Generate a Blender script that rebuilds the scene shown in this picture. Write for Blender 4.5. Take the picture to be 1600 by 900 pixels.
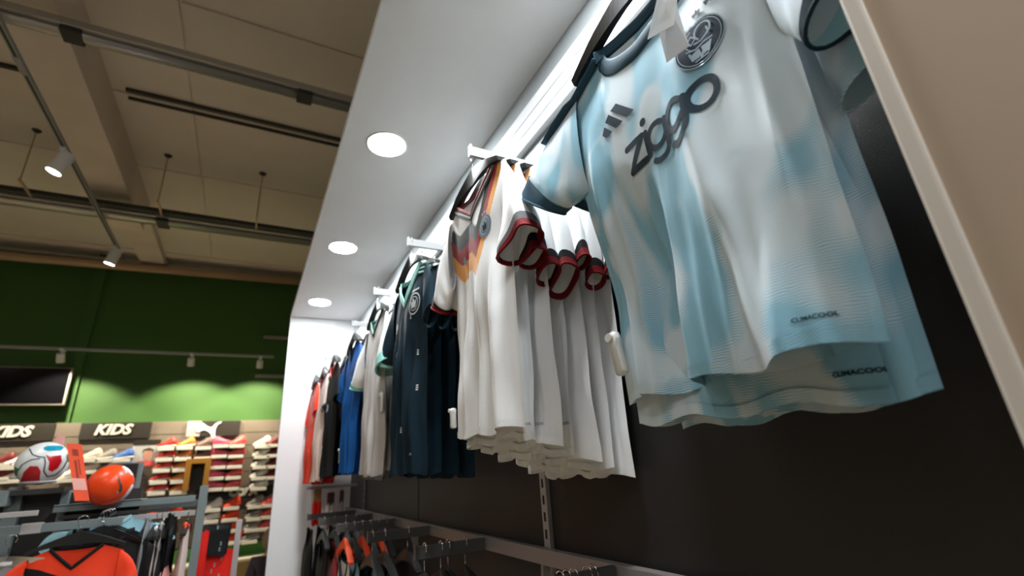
import bpy, bmesh, math, random
import numpy as np
from mathutils import Vector, Matrix, noise
random.seed(7)
for o in list(bpy.data.objects): bpy.data.objects.remove(o)
C = bpy.context.scene.collection
EYE = 1.35
# ------------------------------------------------------------- camera, world, lights, exposure
cam_d = bpy.data.cameras.new('camera'); cam = bpy.data.objects.new('camera', cam_d); C.objects.link(cam)
AX = Vector((0.88474953, -0.4614787, -0.06523557))      # image right in world
AY = Vector((0.10670155, 0.33681383, -0.93550586))      # image down
AZ = Vector((0.45368827, 0.82072764, 0.34723638))       # view direction
M = Matrix((AX, -AY, -AZ)).transposed().to_4x4(); M.translation = Vector((0, 0, EYE))
cam.matrix_world = M
cam_d.sensor_width = 36; cam_d.lens = 36*750.5/1600; cam_d.clip_start = .02
cam_d.dof.use_dof = True; cam_d.dof.focus_distance = .95; cam_d.dof.aperture_fstop = 3.2
sc = bpy.context.scene; sc.camera = cam
sc.view_settings.view_transform = 'Standard'; sc.view_settings.look = 'None'
sc.view_settings.gamma = 1; sc.view_settings.exposure = 0.0; sc.view_settings.use_curve_mapping = False
w = bpy.data.worlds.new('world'); sc.world = w; w.use_nodes = True
w.node_tree.nodes['Background'].inputs[0].default_value = (1, .98, .96, 1)
w.node_tree.nodes['Background'].inputs[1].default_value = .18
DOWNLIGHT = 300.0      # radiance of the recessed canopy lamps
SPOT_W = 60.0         # track spot power
def area(name, loc, size, power, col, rot=(0, 0, 0), sy=None, spread=None):
    l = bpy.data.lights.new(name, 'AREA'); l.size = size; l.energy = power; l.color = col
    if sy: l.shape = 'RECTANGLE'; l.size_y = sy
    if spread: l.spread = spread
    o = bpy.data.objects.new(name, l); o.location = loc; o.rotation_euler = rot; C.objects.link(o); return o
# luminaires of the sales floor behind and left of the photographer (outside the frame)
area('store_light', (-1.9, -1.2, 3.9), 1.2, 34, (.98, .99, 1), (0, math.radians(-22), 0), 1.2)
area('store_light', (-2.6, 1.4, 3.95), 1.0, 14, (1, .92, .82), (0, 0, 0), 1.0)
area('store_light', (-4.8, 3.0, 3.95), 1.2, 16, (1, .9, .78), (0, 0, 0), 1.2)

# ------------------------------------------------------------- materials
def mat(name, col, rough=.6, metal=0, bump=0, bscale=200, emit=None, estr=1, spec=.5, sheen=0, trans=0, var=0, vscale=6, attr=None):
    m = bpy.data.materials.new(name); m.use_nodes = True; nt = m.node_tree; n = nt.nodes; b = n['Principled BSDF']
    b.inputs['Base Color'].default_value = (*col, 1); b.inputs['Roughness'].default_value = rough
    b.inputs['Metallic'].default_value = metal; b.inputs['Specular IOR Level'].default_value = spec
    if sheen: b.inputs['Sheen Weight'].default_value = sheen
    if emit: b.inputs['Emission Color'].default_value = (*emit, 1); b.inputs['Emission Strength'].default_value = estr
    tc = n.new('ShaderNodeTexCoord')
    if attr:
        a = n.new('ShaderNodeAttribute'); a.attribute_name = attr; nt.links.new(a.outputs['Color'], b.inputs['Base Color'])
    elif var:
        t = n.new('ShaderNodeTexNoise'); t.inputs['Scale'].default_value = vscale; t.inputs['Detail'].default_value = 6
        nt.links.new(tc.outputs['Object'], t.inputs['Vector'])
        r = n.new('ShaderNodeValToRGB'); r.color_ramp.elements[0].position = .3; r.color_ramp.elements[1].position = .7
        r.color_ramp.elements[0].color = (*[c*(1-var) for c in col], 1); r.color_ramp.elements[1].color = (*[min(1, c*(1+var)) for c in col], 1)
        nt.links.new(t.outputs['Fac'], r.inputs['Fac']); nt.links.new(r.outputs['Color'], b.inputs['Base Color'])
    if bump:
        t = n.new('ShaderNodeTexNoise'); t.inputs['Scale'].default_value = bscale; t.inputs['Detail'].default_value = 3
        nt.links.new(tc.outputs['Object'], t.inputs['Vector'])
        bp = n.new('ShaderNodeBump'); bp.inputs['Strength'].default_value = bump; bp.inputs['Distance'].default_value = .002
        nt.links.new(t.outputs['Fac'], bp.inputs['Height']); nt.links.new(bp.outputs['Normal'], b.inputs['Normal'])
    if trans: b.inputs['Transmission Weight'].default_value = trans
    return m
def srgb(r, g, b):
    f = lambda c: (c/255/12.92) if c/255 <= .04045 else ((c/255+.055)/1.055)**2.4
    return (f(r), f(g), f(b))
def fabric(name, rgb, **k):
    k.setdefault('rough', .72); k.setdefault('bump', .25); k.setdefault('bscale', 420); k.setdefault('sheen', .15)
    return mat(name, srgb(*rgb), spec=.25, **k)
MT = {
 'soffit': mat('canopy white', srgb(214, 214, 214), .55, var=.02),
 'panel_white': mat('melamine white', srgb(228, 228, 230), .5),
 'wall_grey': mat('upper wall paint', srgb(176, 184, 188), .6, bump=.1, bscale=90),
 'charcoal': mat('charcoal laminate', srgb(40, 38, 38), .42, bump=.35, bscale=700, var=.12, vscale=300),
 'slat_white': mat('white lacquered slat', srgb(240, 242, 244), .35),
 'beige': mat('beige end panel', srgb(184, 164, 144), .6, var=.04, vscale=3),
 'beige_edge': mat('pale edge band', srgb(214, 206, 196), .5),
 'arm': mat('white powder coated steel', srgb(226, 228, 230), .35),
 'rail': mat('grey powder coated steel', srgb(150, 142, 140), .4, metal=.2),
 'arm_dark': mat('dark grey steel', srgb(92, 92, 92), .4, metal=.3),
 'chrome': mat('chrome wire', (.8, .8, .82), .15, 1),
 'black': mat('black plastic', srgb(30, 32, 33), .38),
 'slot': mat('dark slot', srgb(12, 12, 12), .8),
 'tag_plastic': mat('white security plastic', srgb(225, 224, 220), .3),
 'paper': mat('white card', srgb(236, 236, 236), .6),
 'paper_grey': mat('grey printed card', srgb(205, 203, 204), .6),
 'navy_trim': fabric('petrol trim', (46, 78, 96), sheen=0),
 'navy_print': mat('navy print', srgb(22, 44, 58), .65, spec=.2),
 'silver_print': mat('silver print', srgb(150, 168, 182), .6, spec=.25),
 'white': fabric('white jersey', (246, 247, 249)),
 'grey_jersey': fabric('pale grey jersey', (196, 192, 190)),
 'red_trim': fabric('dark red trim', (116, 10, 20), sheen=0),
 'black_trim': fabric('black trim', (20, 20, 22), sheen=0),
 'grey_trim': fabric('grey trim', (96, 98, 100)),
 'navy': fabric('dark petrol jersey', (12, 38, 52), sheen=0),
 'mint': fabric('mint trim', (150, 214, 206)),
 'mint_white': mat('white print', srgb(225, 232, 232), .5),
 'royal': fabric('royal blue jersey', (14, 84, 156), bump=.6, bscale=60, sheen=0),
 'black_jersey': fabric('black jersey', (20, 21, 23), sheen=0),
 'orange_jersey': fabric('orange jersey', (238, 62, 26)),
 'red_jersey': fabric('red jersey', (222, 30, 18)),
 'pink_jersey': fabric('pale pink jersey', (226, 200, 192)),
 'sky': fabric('sky jersey', (158, 206, 220)),
 'green_jersey': fabric('green jersey', (30, 140, 100)),
 'mid_grey': fabric('grey cotton', (128, 130, 134)),
 'fixture': mat('grey green steel', srgb(122, 134, 136), .45),
 'fixture_light': mat('light grey steel', srgb(176, 172, 172), .45),
 'fixture_dark': mat('dark board', srgb(44, 42, 42), .6),
 'green_wall': mat('green wall paint', srgb(60, 100, 40), .7, bump=.05),
 'shoe_wall': mat('taupe slatwall', srgb(120, 108, 96), .6, var=.05),
 'groove': mat('slatwall groove metal', srgb(170, 160, 148), .35, metal=.6),
 'ceiling': mat('raw ceiling boards', srgb(222, 212, 202), .8, var=.05, vscale=2),
 'concrete': mat('concrete beam', srgb(222, 208, 194), .85, var=.06, vscale=3, bump=.3, bscale=30),
 'tray': mat('galvanised tray', srgb(176, 172, 166), .32, metal=.6),
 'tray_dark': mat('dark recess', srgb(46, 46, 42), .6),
 'track': mat('light grey track', srgb(150, 150, 146), .4),
 'pipe': mat('beige pipe', srgb(190, 160, 130), .4, metal=.2),
 'spot': mat('white spot housing', srgb(225, 225, 222), .4),
 'lamp': mat('lit lamp face', (1, 1, 1), emit=(1, .97, .93), estr=30),
 'downlamp': mat('lit downlight', (1, 1, 1), emit=(.94, .985, 1), estr=DOWNLIGHT),
 'floor': mat('sand floor', srgb(176, 160, 132), .35, var=.06, vscale=4),
 'sign': mat('dark brown sign', srgb(44, 38, 32), .5),
 'sign_text': mat('cream lettering', srgb(232, 226, 214), .5),
 'sign_white': mat('white lettering', srgb(255, 252, 248), .4),  # plain white of the leaping cat
 'screen': mat('black glass screen', (.003, .003, .004), .08),
 'screen_frame': mat('silver bezel', srgb(150, 140, 130), .4, metal=.4),
 'shoe_strip': mat('white price strip', srgb(246, 240, 232), .4),
 'bench': mat('tan bench', srgb(170, 146, 92), .6), 'bench_edge': mat('cream bench edge', srgb(236, 226, 206), .5),
 'green_plinth': mat('green plinth', srgb(80, 150, 60), .5),
 'orange_card': mat('orange card', srgb(236, 78, 34), .55), 'orange_card_print': mat('dark orange print', srgb(150, 44, 20), .6),
 'pink_card': mat('pink card', srgb(232, 168, 160), .5),
 'ball_white': mat('ball white', srgb(232, 236, 238), .28), 'ball_red': mat('ball red', srgb(196, 22, 34), .25),
 'ball_blue': mat('ball blue', srgb(20, 150, 180), .25), 'ball_green': mat('ball green', srgb(36, 130, 70), .25),
 'ball_orange': mat('ball orange', srgb(244, 74, 22), .3), 'ball_seam': mat('ball seam', srgb(50, 60, 66), .5),
 'mustard': mat('mustard frame', srgb(170, 118, 40), .5), 'dark_fig': mat('dark display figure', srgb(48, 50, 46), .6),
 'portrait_skin': mat('printed skin', srgb(206, 150, 132), .6), 'portrait_hair': mat('printed hair', srgb(84, 66, 62), .6),
 'skin': mat('skin', srgb(214, 162, 140), .5), 'hair': mat('light brown hair', srgb(150, 118, 104), .7, bump=.5, bscale=80),
 'jacket': fabric('dark brown jacket', (52, 42, 46)), 'trousers': fabric('black trousers', (28, 28, 32)),
 'gold_card': mat('brown card band', srgb(150, 110, 62), .5), 'brown_card': mat('dark brown card band', srgb(92, 56, 48), .5),
 'sock_white': fabric('cream sock', (222, 212, 200)), 'sock_red': fabric('red sock', (222, 24, 14)),
}
for k, c in dict(s_red=(214, 42, 30), s_orange=(244, 132, 40), s_peach=(238, 168, 110), s_pink=(232, 92, 122), s_coral=(240, 96, 92), s_white=(236, 232, 224),
                 s_dkbrown=(112, 84, 78), s_grey=(150, 144, 140), s_cream=(240, 214, 190), s_dkred=(120, 30, 34), s_blue=(60, 110, 190), s_black=(36, 34, 34), s_hot=(248, 74, 34)).items():
    MT[k] = mat('shoe '+k[2:], srgb(*c), .45)
MT['stripe'] = fabric('striped white jersey', (240, 238, 236), attr='Col')

def blue_mat():
    m = MT['bluebase'] = mat('ice blue camouflage jersey', (1, 1, 1), .55, spec=.35, sheen=.1)
    nt = m.node_tree; n = nt.nodes; L = nt.links; b = n['Principled BSDF']; tc = n['Texture Coordinate']
    mp = n.new('ShaderNodeMapping'); mp.inputs['Scale'].default_value = (1, 7.5, 4.2); mp.inputs['Rotation'].default_value = (.55, 0, 0)
    L.new(tc.outputs['Object'], mp.inputs['Vector'])
    t = n.new('ShaderNodeTexNoise'); t.inputs['Scale'].default_value = 1.25; t.inputs['Detail'].default_value = 1.2; t.inputs['Distortion'].default_value = .9
    L.new(mp.outputs['Vector'], t.inputs['Vector'])
    wv = n.new('ShaderNodeTexWave'); wv.wave_type = 'BANDS'; wv.bands_direction = 'Z'; wv.inputs['Scale'].default_value = 95; wv.inputs['Distortion'].default_value = 5
    wv.inputs['Detail'].default_value = 1; wv.inputs['Detail Scale'].default_value = .6
    L.new(tc.outputs['Object'], wv.inputs['Vector'])
    sb = n.new('ShaderNodeMath'); sb.operation = 'SUBTRACT'; sb.inputs[1].default_value = .5; L.new(wv.outputs['Fac'], sb.inputs[0])
    ad = n.new('ShaderNodeMath'); ad.operation = 'MULTIPLY_ADD'; ad.inputs[1].default_value = .09
    L.new(sb.outputs[0], ad.inputs[0]); L.new(t.outputs['Fac'], ad.inputs[2])
    r = n.new('ShaderNodeValToRGB'); e = r.color_ramp.elements
    e[0].position = .470; e[0].color = (*srgb(206, 221, 230), 1); e[1].position = .515; e[1].color = (*srgb(138, 188, 210), 1)
    x = e.new(.482); x.color = (*srgb(192, 212, 223), 1); x = e.new(.50); x.color = (*srgb(156, 197, 215), 1)
    L.new(ad.outputs[0], r.inputs['Fac']); L.new(r.outputs['Color'], b.inputs['Base Color'])
    mw = n.new('ShaderNodeTexWave'); mw.bands_direction = 'DIAGONAL'; mw.inputs['Scale'].default_value = 190; mw.inputs['Distortion'].default_value = 2
    L.new(tc.outputs['Object'], mw.inputs['Vector'])
    bp = n.new('ShaderNodeBump'); bp.inputs['Strength'].default_value = .18; bp.inputs['Distance'].default_value = .001
    L.new(mw.outputs['Fac'], bp.inputs['Height']); L.new(bp.outputs['Normal'], b.inputs['Normal'])
blue_mat()

for k_ in ('paper', 'paper_grey'):
    m_ = MT[k_]; n_ = m_.node_tree; o_ = n_.nodes['Material Output']; t_ = n_.nodes.new('ShaderNodeBsdfTranslucent'); x_ = n_.nodes.new('ShaderNodeMixShader')
    t_.inputs[0].default_value = (.95, .95, .96, 1); x_.inputs[0].default_value = .5
    n_.links.new(n_.nodes['Principled BSDF'].outputs[0], x_.inputs[1]); n_.links.new(t_.outputs[0], x_.inputs[2]); n_.links.new(x_.outputs[0], o_.inputs[0])
# ------------------------------------------------------------- helpers
def tag(o, label=None, cat=None, group=None, kind=None):
    if label: o['label'] = label
    if cat: o['category'] = cat
    if group: o['group'] = group
    if kind: o['kind'] = kind
    return o
def thing(name, loc, label, cat, group=None, rz=0):
    o = bpy.data.objects.new(name, None); C.objects.link(o); o.location = loc; o.rotation_euler.z = rz
    o.empty_display_size = .05
    return tag(o, label, cat, group)
def obj(name, bm, m, parent=None, smooth=False):
    me = bpy.data.meshes.new(name); bm.normal_update(); bm.to_mesh(me); bm.free()
    for x in (m if isinstance(m, (list, tuple)) else [m]): me.materials.append(MT[x])
    if smooth: me.polygons.foreach_set('use_smooth', [True]*len(me.polygons))
    o = bpy.data.objects.new(name, me); C.objects.link(o)
    if parent: o.parent = parent
    return o
def box(x0, y0, z0, x1, y1, z1, bev=0, bm=None):
    b2 = bmesh.new(); bmesh.ops.create_cube(b2, size=1)
    bmesh.ops.scale(b2, vec=(abs(x1-x0), abs(y1-y0), abs(z1-z0)), verts=b2.verts)
    bmesh.ops.translate(b2, vec=((x0+x1)/2, (y0+y1)/2, (z0+z1)/2), verts=b2.verts)
    if bev: bmesh.ops.bevel(b2, geom=b2.edges[:], offset=bev, segments=2, affect='EDGES', profile=.6)
    if bm is None: return b2
    me = bpy.data.meshes.new('t'); b2.to_mesh(me); b2.free(); bm.from_mesh(me); bpy.data.meshes.remove(me); return bm
def tube(pts, r, seg=8, bm=None, closed=False, flat=None):
    """sweep an ellipse (r or per point radii; flat=(ru,rv)) along pts"""
    if bm is None: bm = bmesh.new()
    pts = [Vector(p) for p in pts]; n = len(pts); rings = []
    up = Vector((0, 0, 1))
    for i, p in enumerate(pts):
        a = pts[i-1] if (i > 0 or closed) else p; b = pts[(i+1) % n] if (i < n-1 or closed) else p
        t = (b-a).normalized(); u = up
        if abs(t.dot(u)) > .95: u = Vector((0, 1, 0)) if abs(t.y) < .9 else Vector((1, 0, 0))
        s = t.cross(u).normalized(); v = s.cross(t)
        rr = r[i] if isinstance(r, (list, tuple)) else r
        ru, rv = flat if flat else (rr, rr)
        rings.append([bm.verts.new(p+s*ru*math.cos(k*2*math.pi/seg)+v*rv*math.sin(k*2*math.pi/seg)) for k in range(seg)])
    for i in range(n if closed else n-1):
        A, B = rings[i], rings[(i+1) % n]
        for k in range(seg): bm.faces.new((A[k], A[(k+1) % seg], B[(k+1) % seg], B[k]))
    if not closed:
        bm.faces.new(rings[0][::-1]); bm.faces.new(rings[-1])
    return bm
def cyl(p0, p1, r0, r1=None, seg=16): return tube([p0, p1], [r0, r1 if r1 is not None else r0], seg)
def prism(poly, axis, d0, d1, bm=None):
    """extrude 2D poly; axis 'x': pts are (y,z); 'y': (x,z); 'z': (x,y)"""
    if bm is None: bm = bmesh.new()
    f = {'x': lambda a, b, d: (d, a, b), 'y': lambda a, b, d: (a, d, b), 'z': lambda a, b, d: (a, b, d)}[axis]
    A = [bm.verts.new(f(a, b, d0)) for a, b in poly]; B = [bm.verts.new(f(a, b, d1)) for a, b in poly]
    n = len(poly); fs = [bm.faces.new(A), bm.faces.new(B[::-1])]
    for i in range(n): bm.faces.new((A[i], B[i], B[(i+1) % n], A[(i+1) % n]))
    bmesh.ops.recalc_face_normals(bm, faces=bm.faces[:]); return bm
def sst(x): x = max(0., min(1., x)); return x*x*(3-2*x)
def text_poly_mesh(s, size, extrude, bold=0, shear=0):
    cu = bpy.data.curves.new('t', 'FONT'); cu.body = s; cu.size = size; cu.extrude = extrude; cu.offset = bold; cu.shear = shear
    cu.align_x = 'CENTER'; cu.align_y = 'CENTER'; cu.resolution_u = 3
    o = bpy.data.objects.new('t', cu); C.objects.link(o)
    dg = bpy.context.evaluated_depsgraph_get(); me = bpy.data.meshes.new_from_object(o.evaluated_get(dg))
    bpy.data.objects.remove(o); bpy.data.curves.remove(cu); return me

# ------------------------------------------------------------- the room
def struct(name, bm, m, parent=None, **k):
    o = obj(name, bm, m, parent)
    if not parent: o['kind'] = 'structure'
    return o
Z = EYE
CEIL = Z+3.12
struct('floor', box(-7, -4, -.1, 1.2, 8.4, 0), 'floor')
ceil = struct('ceiling', box(-7, -4, CEIL+.012, 1.2, 8.4, CEIL+.15), 'ceiling')
y = -3.9
edges = [-3.9, -2.7, -1.5, -.3, .9, 1.98, 3.07, 4.21, 5.35, 6.5, 7.6, 8.25]
for i in range(len(edges)-1):                       # ceiling boards with open joints running across the room
    for x0, x1 in ((-6.9, -3.9), (-3.885, -.735), (-.72, 1.1)):
        dz = random.uniform(0, .004)
        struct('board', box(x0, edges[i]+.012, CEIL-dz, x1, edges[i+1]-.012, CEIL+.012), 'ceiling', ceil)
struct('wall_back', box(-7, 8.0, 0, 1.2, 8.2, CEIL+.1), 'green_wall')
struct('wall_left', box(-7.1, -4, 0, -7, 8.4, CEIL+.1), 'wall_grey')
struct('wall_front', box(-7, -4.1, 0, 1.2, -4, CEIL+.1), 'wall_grey')
wr = struct('wall_right', box(.82, -4, 0, 1.1, 8.2, CEIL+.1), 'wall_grey')
WHITE0 = Z+.84
struct('upper_panel', box(.8, -1.5, WHITE0, .82, 4.46, Z+1.357), 'wall_grey', wr)
joints = [-1.2, .07, 1.32, 2.58, 3.84, 4.46]
for a, b in zip(joints[:-1], joints[1:]):
    struct('wall_panel', box(.8, a+.006, .02, .82, b-.006, WHITE0-.004, .001), 'charcoal', wr)
# horizontal beam and pilaster edge on the green wall
bmm = box(-1.62, -4, Z+2.75, -1.29, 6.15, CEIL); box(-1.60, 6.15, Z+3.02, -1.31, 8.0, CEIL, bm=bmm); bmm = struct('trim_1', bmm, 'concrete')
struct('trim_2', box(-2.08, 7.93, 2.15, -1.97, 8.0, CEIL), 'green_wall')

# canopy of the shirt bay
cn = thing('canopy', (.5, 1.6, Z+1.357), 'white canopy board over the shirt wall, holding the recessed round lamps', 'canopy')
def rel(o, par): o.parent = par; o.matrix_parent_inverse = par.matrix_world.inverted()
def add(name, bm, m, par, smooth=False):
    """mesh given in world coordinates, parented to a thing"""
    bmesh.ops.translate(bm, vec=-Vector(par.location), verts=bm.verts)
    if par.rotation_euler.z: bmesh.ops.rotate(bm, matrix=Matrix.Rotation(-par.rotation_euler.z, 3, 'Z'), verts=bm.verts)
    return obj(name, bm, m, par, smooth)
def hole_board():
    bm = bmesh.new()
    bmesh.ops.create_grid(bm, x_segments=1, y_segments=1, size=1); bm.free()
    return box(.222, -1.5, Z+1.357, .8, 4.50, Z+1.392)
add('board', hole_board(), 'soffit', cn)
ep = thing('end_panel', (.5, 4.47, 0), 'tall white end panel closing the far end of the shirt wall', 'panel')
add('panel', box(.222, 4.45, 0, .8, 4.49, Z+1.357, .002), 'panel_white', ep)
np_ = thing('pillar', (.64, -.5, 0), 'broad beige pillar at the right edge, beside the blue shirts', 'pillar')
add('casing', box(.48, -1.5, 0, .8, .131, Z+1.357), 'beige', np_)
add('edge_band', box(.476, .131, 0, .8, .147, Z+1.357, .003), 'beige_edge', np_)

DL = [('recessed round lamp out past the near end of the canopy', -.45), ('recessed round lamp above the light blue shirts', .665), ('largest lit round lamp in the canopy, above the first projecting arm', 1.772),
      ('middle lit round lamp in the canopy', 2.885), ('small lit round lamp nearest the white end panel', 3.983)]
for lb, yy in DL:
    t = thing('downlight', (.404, yy, Z+1.357), lb, 'lamp', 'recessed canopy lamps')
    bm = bmesh.new()
    pts = [(.404+.083*math.cos(a), yy+.083*math.sin(a), Z+1.3555) for a in [k*math.pi/20 for k in range(40)]]
    add('trim_ring', tube(pts, .004, 6, closed=True, flat=(.006, .0025)), 'soffit', t, True)
    add('lamp_disc', cyl((.404, yy, Z+1.3565), (.404, yy, Z+1.3530), .078, .078, 40), 'downlamp', t)

sr = thing('slat_rail', (.79, 1.6, Z+1.16), 'three bright white horizontal slats running along the top of the shirt wall', 'wall rail')
for z0, z1 in ((1.187, 1.236), (1.134, 1.180), (1.082, 1.127)):
    add('slat', box(.775, -1.5, Z+z0, .80, 4.45, Z+z1, .002), 'slat_white', sr)
# slotted uprights
for yy, lb in ((1.32, 'slotted grey metal upright below the white shirts'), (3.84, 'slotted metal upright near the far end panel')):
    t = thing('wall_upright', (.79, yy, 0), lb, 'upright')
    add('channel', box(.786, yy-.016, .05, .80, yy+.016, WHITE0-.02, .001), 'fixture_light' if yy < 2 else 'rail', t)
    bm = bmesh.new()
    for k in range(42):
        zz = .25+k*.045
        box(.7845, yy-.004, zz, .7865, yy+.004, zz+.024, bm=bm)
    add('slots', bm, 'slot', t)['kind'] = 'stuff'

# face-out arms up high
ARMS = [(.415, .49, 'steel arm holding the light blue shirts'), (1.06, .48, 'projecting white arm with the row of white shirts, the nearest whose tip shows'),
        (1.69, .48, 'projecting white arm over the dark navy shirts'), (2.28, .48, 'projecting white arm over the grey and mint shirt'),
        (2.86, .48, 'projecting white arm over the royal blue shirts'), (3.42, .47, 'faint white arm over the black shirt'), (3.8, .46, 'white arm, next to last before the end panel'),
        (4.2, .45, 'white arm nearest the end panel')]
def face_out(yy, xt, zt, lb, m='arm', group='upper display arms', h=.030, xw=.80, brk=True):
    t = thing('garment_rail', (xw, yy, zt), lb, 'garment rail', group)
    add('bar', box(xt, yy-.006, zt-h, xw-.004, yy+.006, zt, .0015), m, t)
    add('end_stop', box(xt-.004, yy-.008, zt-h-.002, xt+.003, yy+.008, zt+.006, .0015), m, t)
    if brk: add('bracket', box(xw-.03, yy-.014, zt-h-.012, xw-.0005, yy+.014, zt+.010, .002), m, t)
    return t
for yy, xt, lb in ARMS: face_out(yy, xt, Z+.872, lb)
# lower rail and its arms
t = thing('wall_rail', (.78, 2.2, Z-.22), 'long grey horizontal rail along the lower shirt wall', 'rail')
add('bar', box(.762, .16, Z-.262, .787, 4.43, Z-.222, .002), 'rail', t)
for yy in (.17, 1.32, 2.58, 3.84):
    bm = prism([(.766, Z-.23), (.798, Z-.225), (.798, Z-.42), (.79, Z-.42), (.775, Z-.33), (.762, Z-.29)], 'y', yy-.006, yy+.006)
    add('bracket', bm, 'rail', t)
LOW = [(.99, .60, 'dark lower arm in the bottom middle, holding wire hooks'), (1.69, .515, 'dark lower arm with four empty hangers'), (2.28, .49, 'dark lower arm behind the one with four hangers'),
       (2.86, .46, 'dark lower arm over the grey striped garments'), (3.42, .44, 'far dark lower arm over the orange hangers'), (3.95, .43, 'dark lower arm nearest the white end panel')]
for yy, xt, lb in LOW:
    face_out(yy, xt, Z-.222, lb, 'arm_dark', 'lower display arms', .038, .762, False)

# ------------------------------------------------------------- hangers
def hanger(x, yy, ztop, lb, group, hw=.185, m='black', hookm='chrome', drop=.075, slope=.085, name='hanger', rz=0):
    """ztop: top of the bar it hooks over; plane parallel to the wall"""
    t = thing(name, (x, yy, ztop), lb, 'hanger', group, rz)
    P = [Vector((0, .018*math.sin(a)+0, -.012+.016*math.cos(a))) for a in [(-2.3+k*3.9/12) for k in range(13)]]
    P = [Vector((0, p.y, p.z)) for p in P]
    P += [Vector((0, .012, -.03)), Vector((0, .002, -.045)), Vector((0, 0, -drop))]
    o = obj('hook', tube(P, .0018, 6), hookm, t, True)
    up = []; lo = []
    n = 14
    for i in range(-n, n+1):
        s = i/n; a = s*hw; c = abs(s)
        zt = -drop+.004 - slope*(c**1.25) ; th = .036*(1-c)**1.5+.012
        up.append((a, zt)); lo.append((a, zt-th-.004*(1-c)))
    bm = bmesh.new(); A = []; 
    for sx in (-1, 1):
        A.append(([bm.verts.new((sx*(.005+.009*min(1, abs(a)/hw*1.6)), a, z)) for a, z in up], [bm.verts.new((sx*(.003+.006*min(1, abs(a)/hw*1.6)), a, z)) for a, z in lo]))
    (u0, l0), (u1, l1) = A; k = len(u0)
    for i in range(k-1):
        bm.faces.new((u0[i], u0[i+1], l0[i+1], l0[i])); bm.faces.new((u1[i], l1[i], l1[i+1], u1[i+1]))
        bm.faces.new((u0[i], u1[i], u1[i+1], u0[i+1])); bm.faces.new((l0[i], l0[i+1], l1[i+1], l1[i]))
    bm.faces.new((u0[0], l0[0], l1[0], u1[0])); bm.faces.new((u0[-1], u1[-1], l1[-1], l0[-1]))
    bmesh.ops.recalc_face_normals(bm, faces=bm.faces[:])
    obj('body', bm, m, t)
    return t

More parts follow.
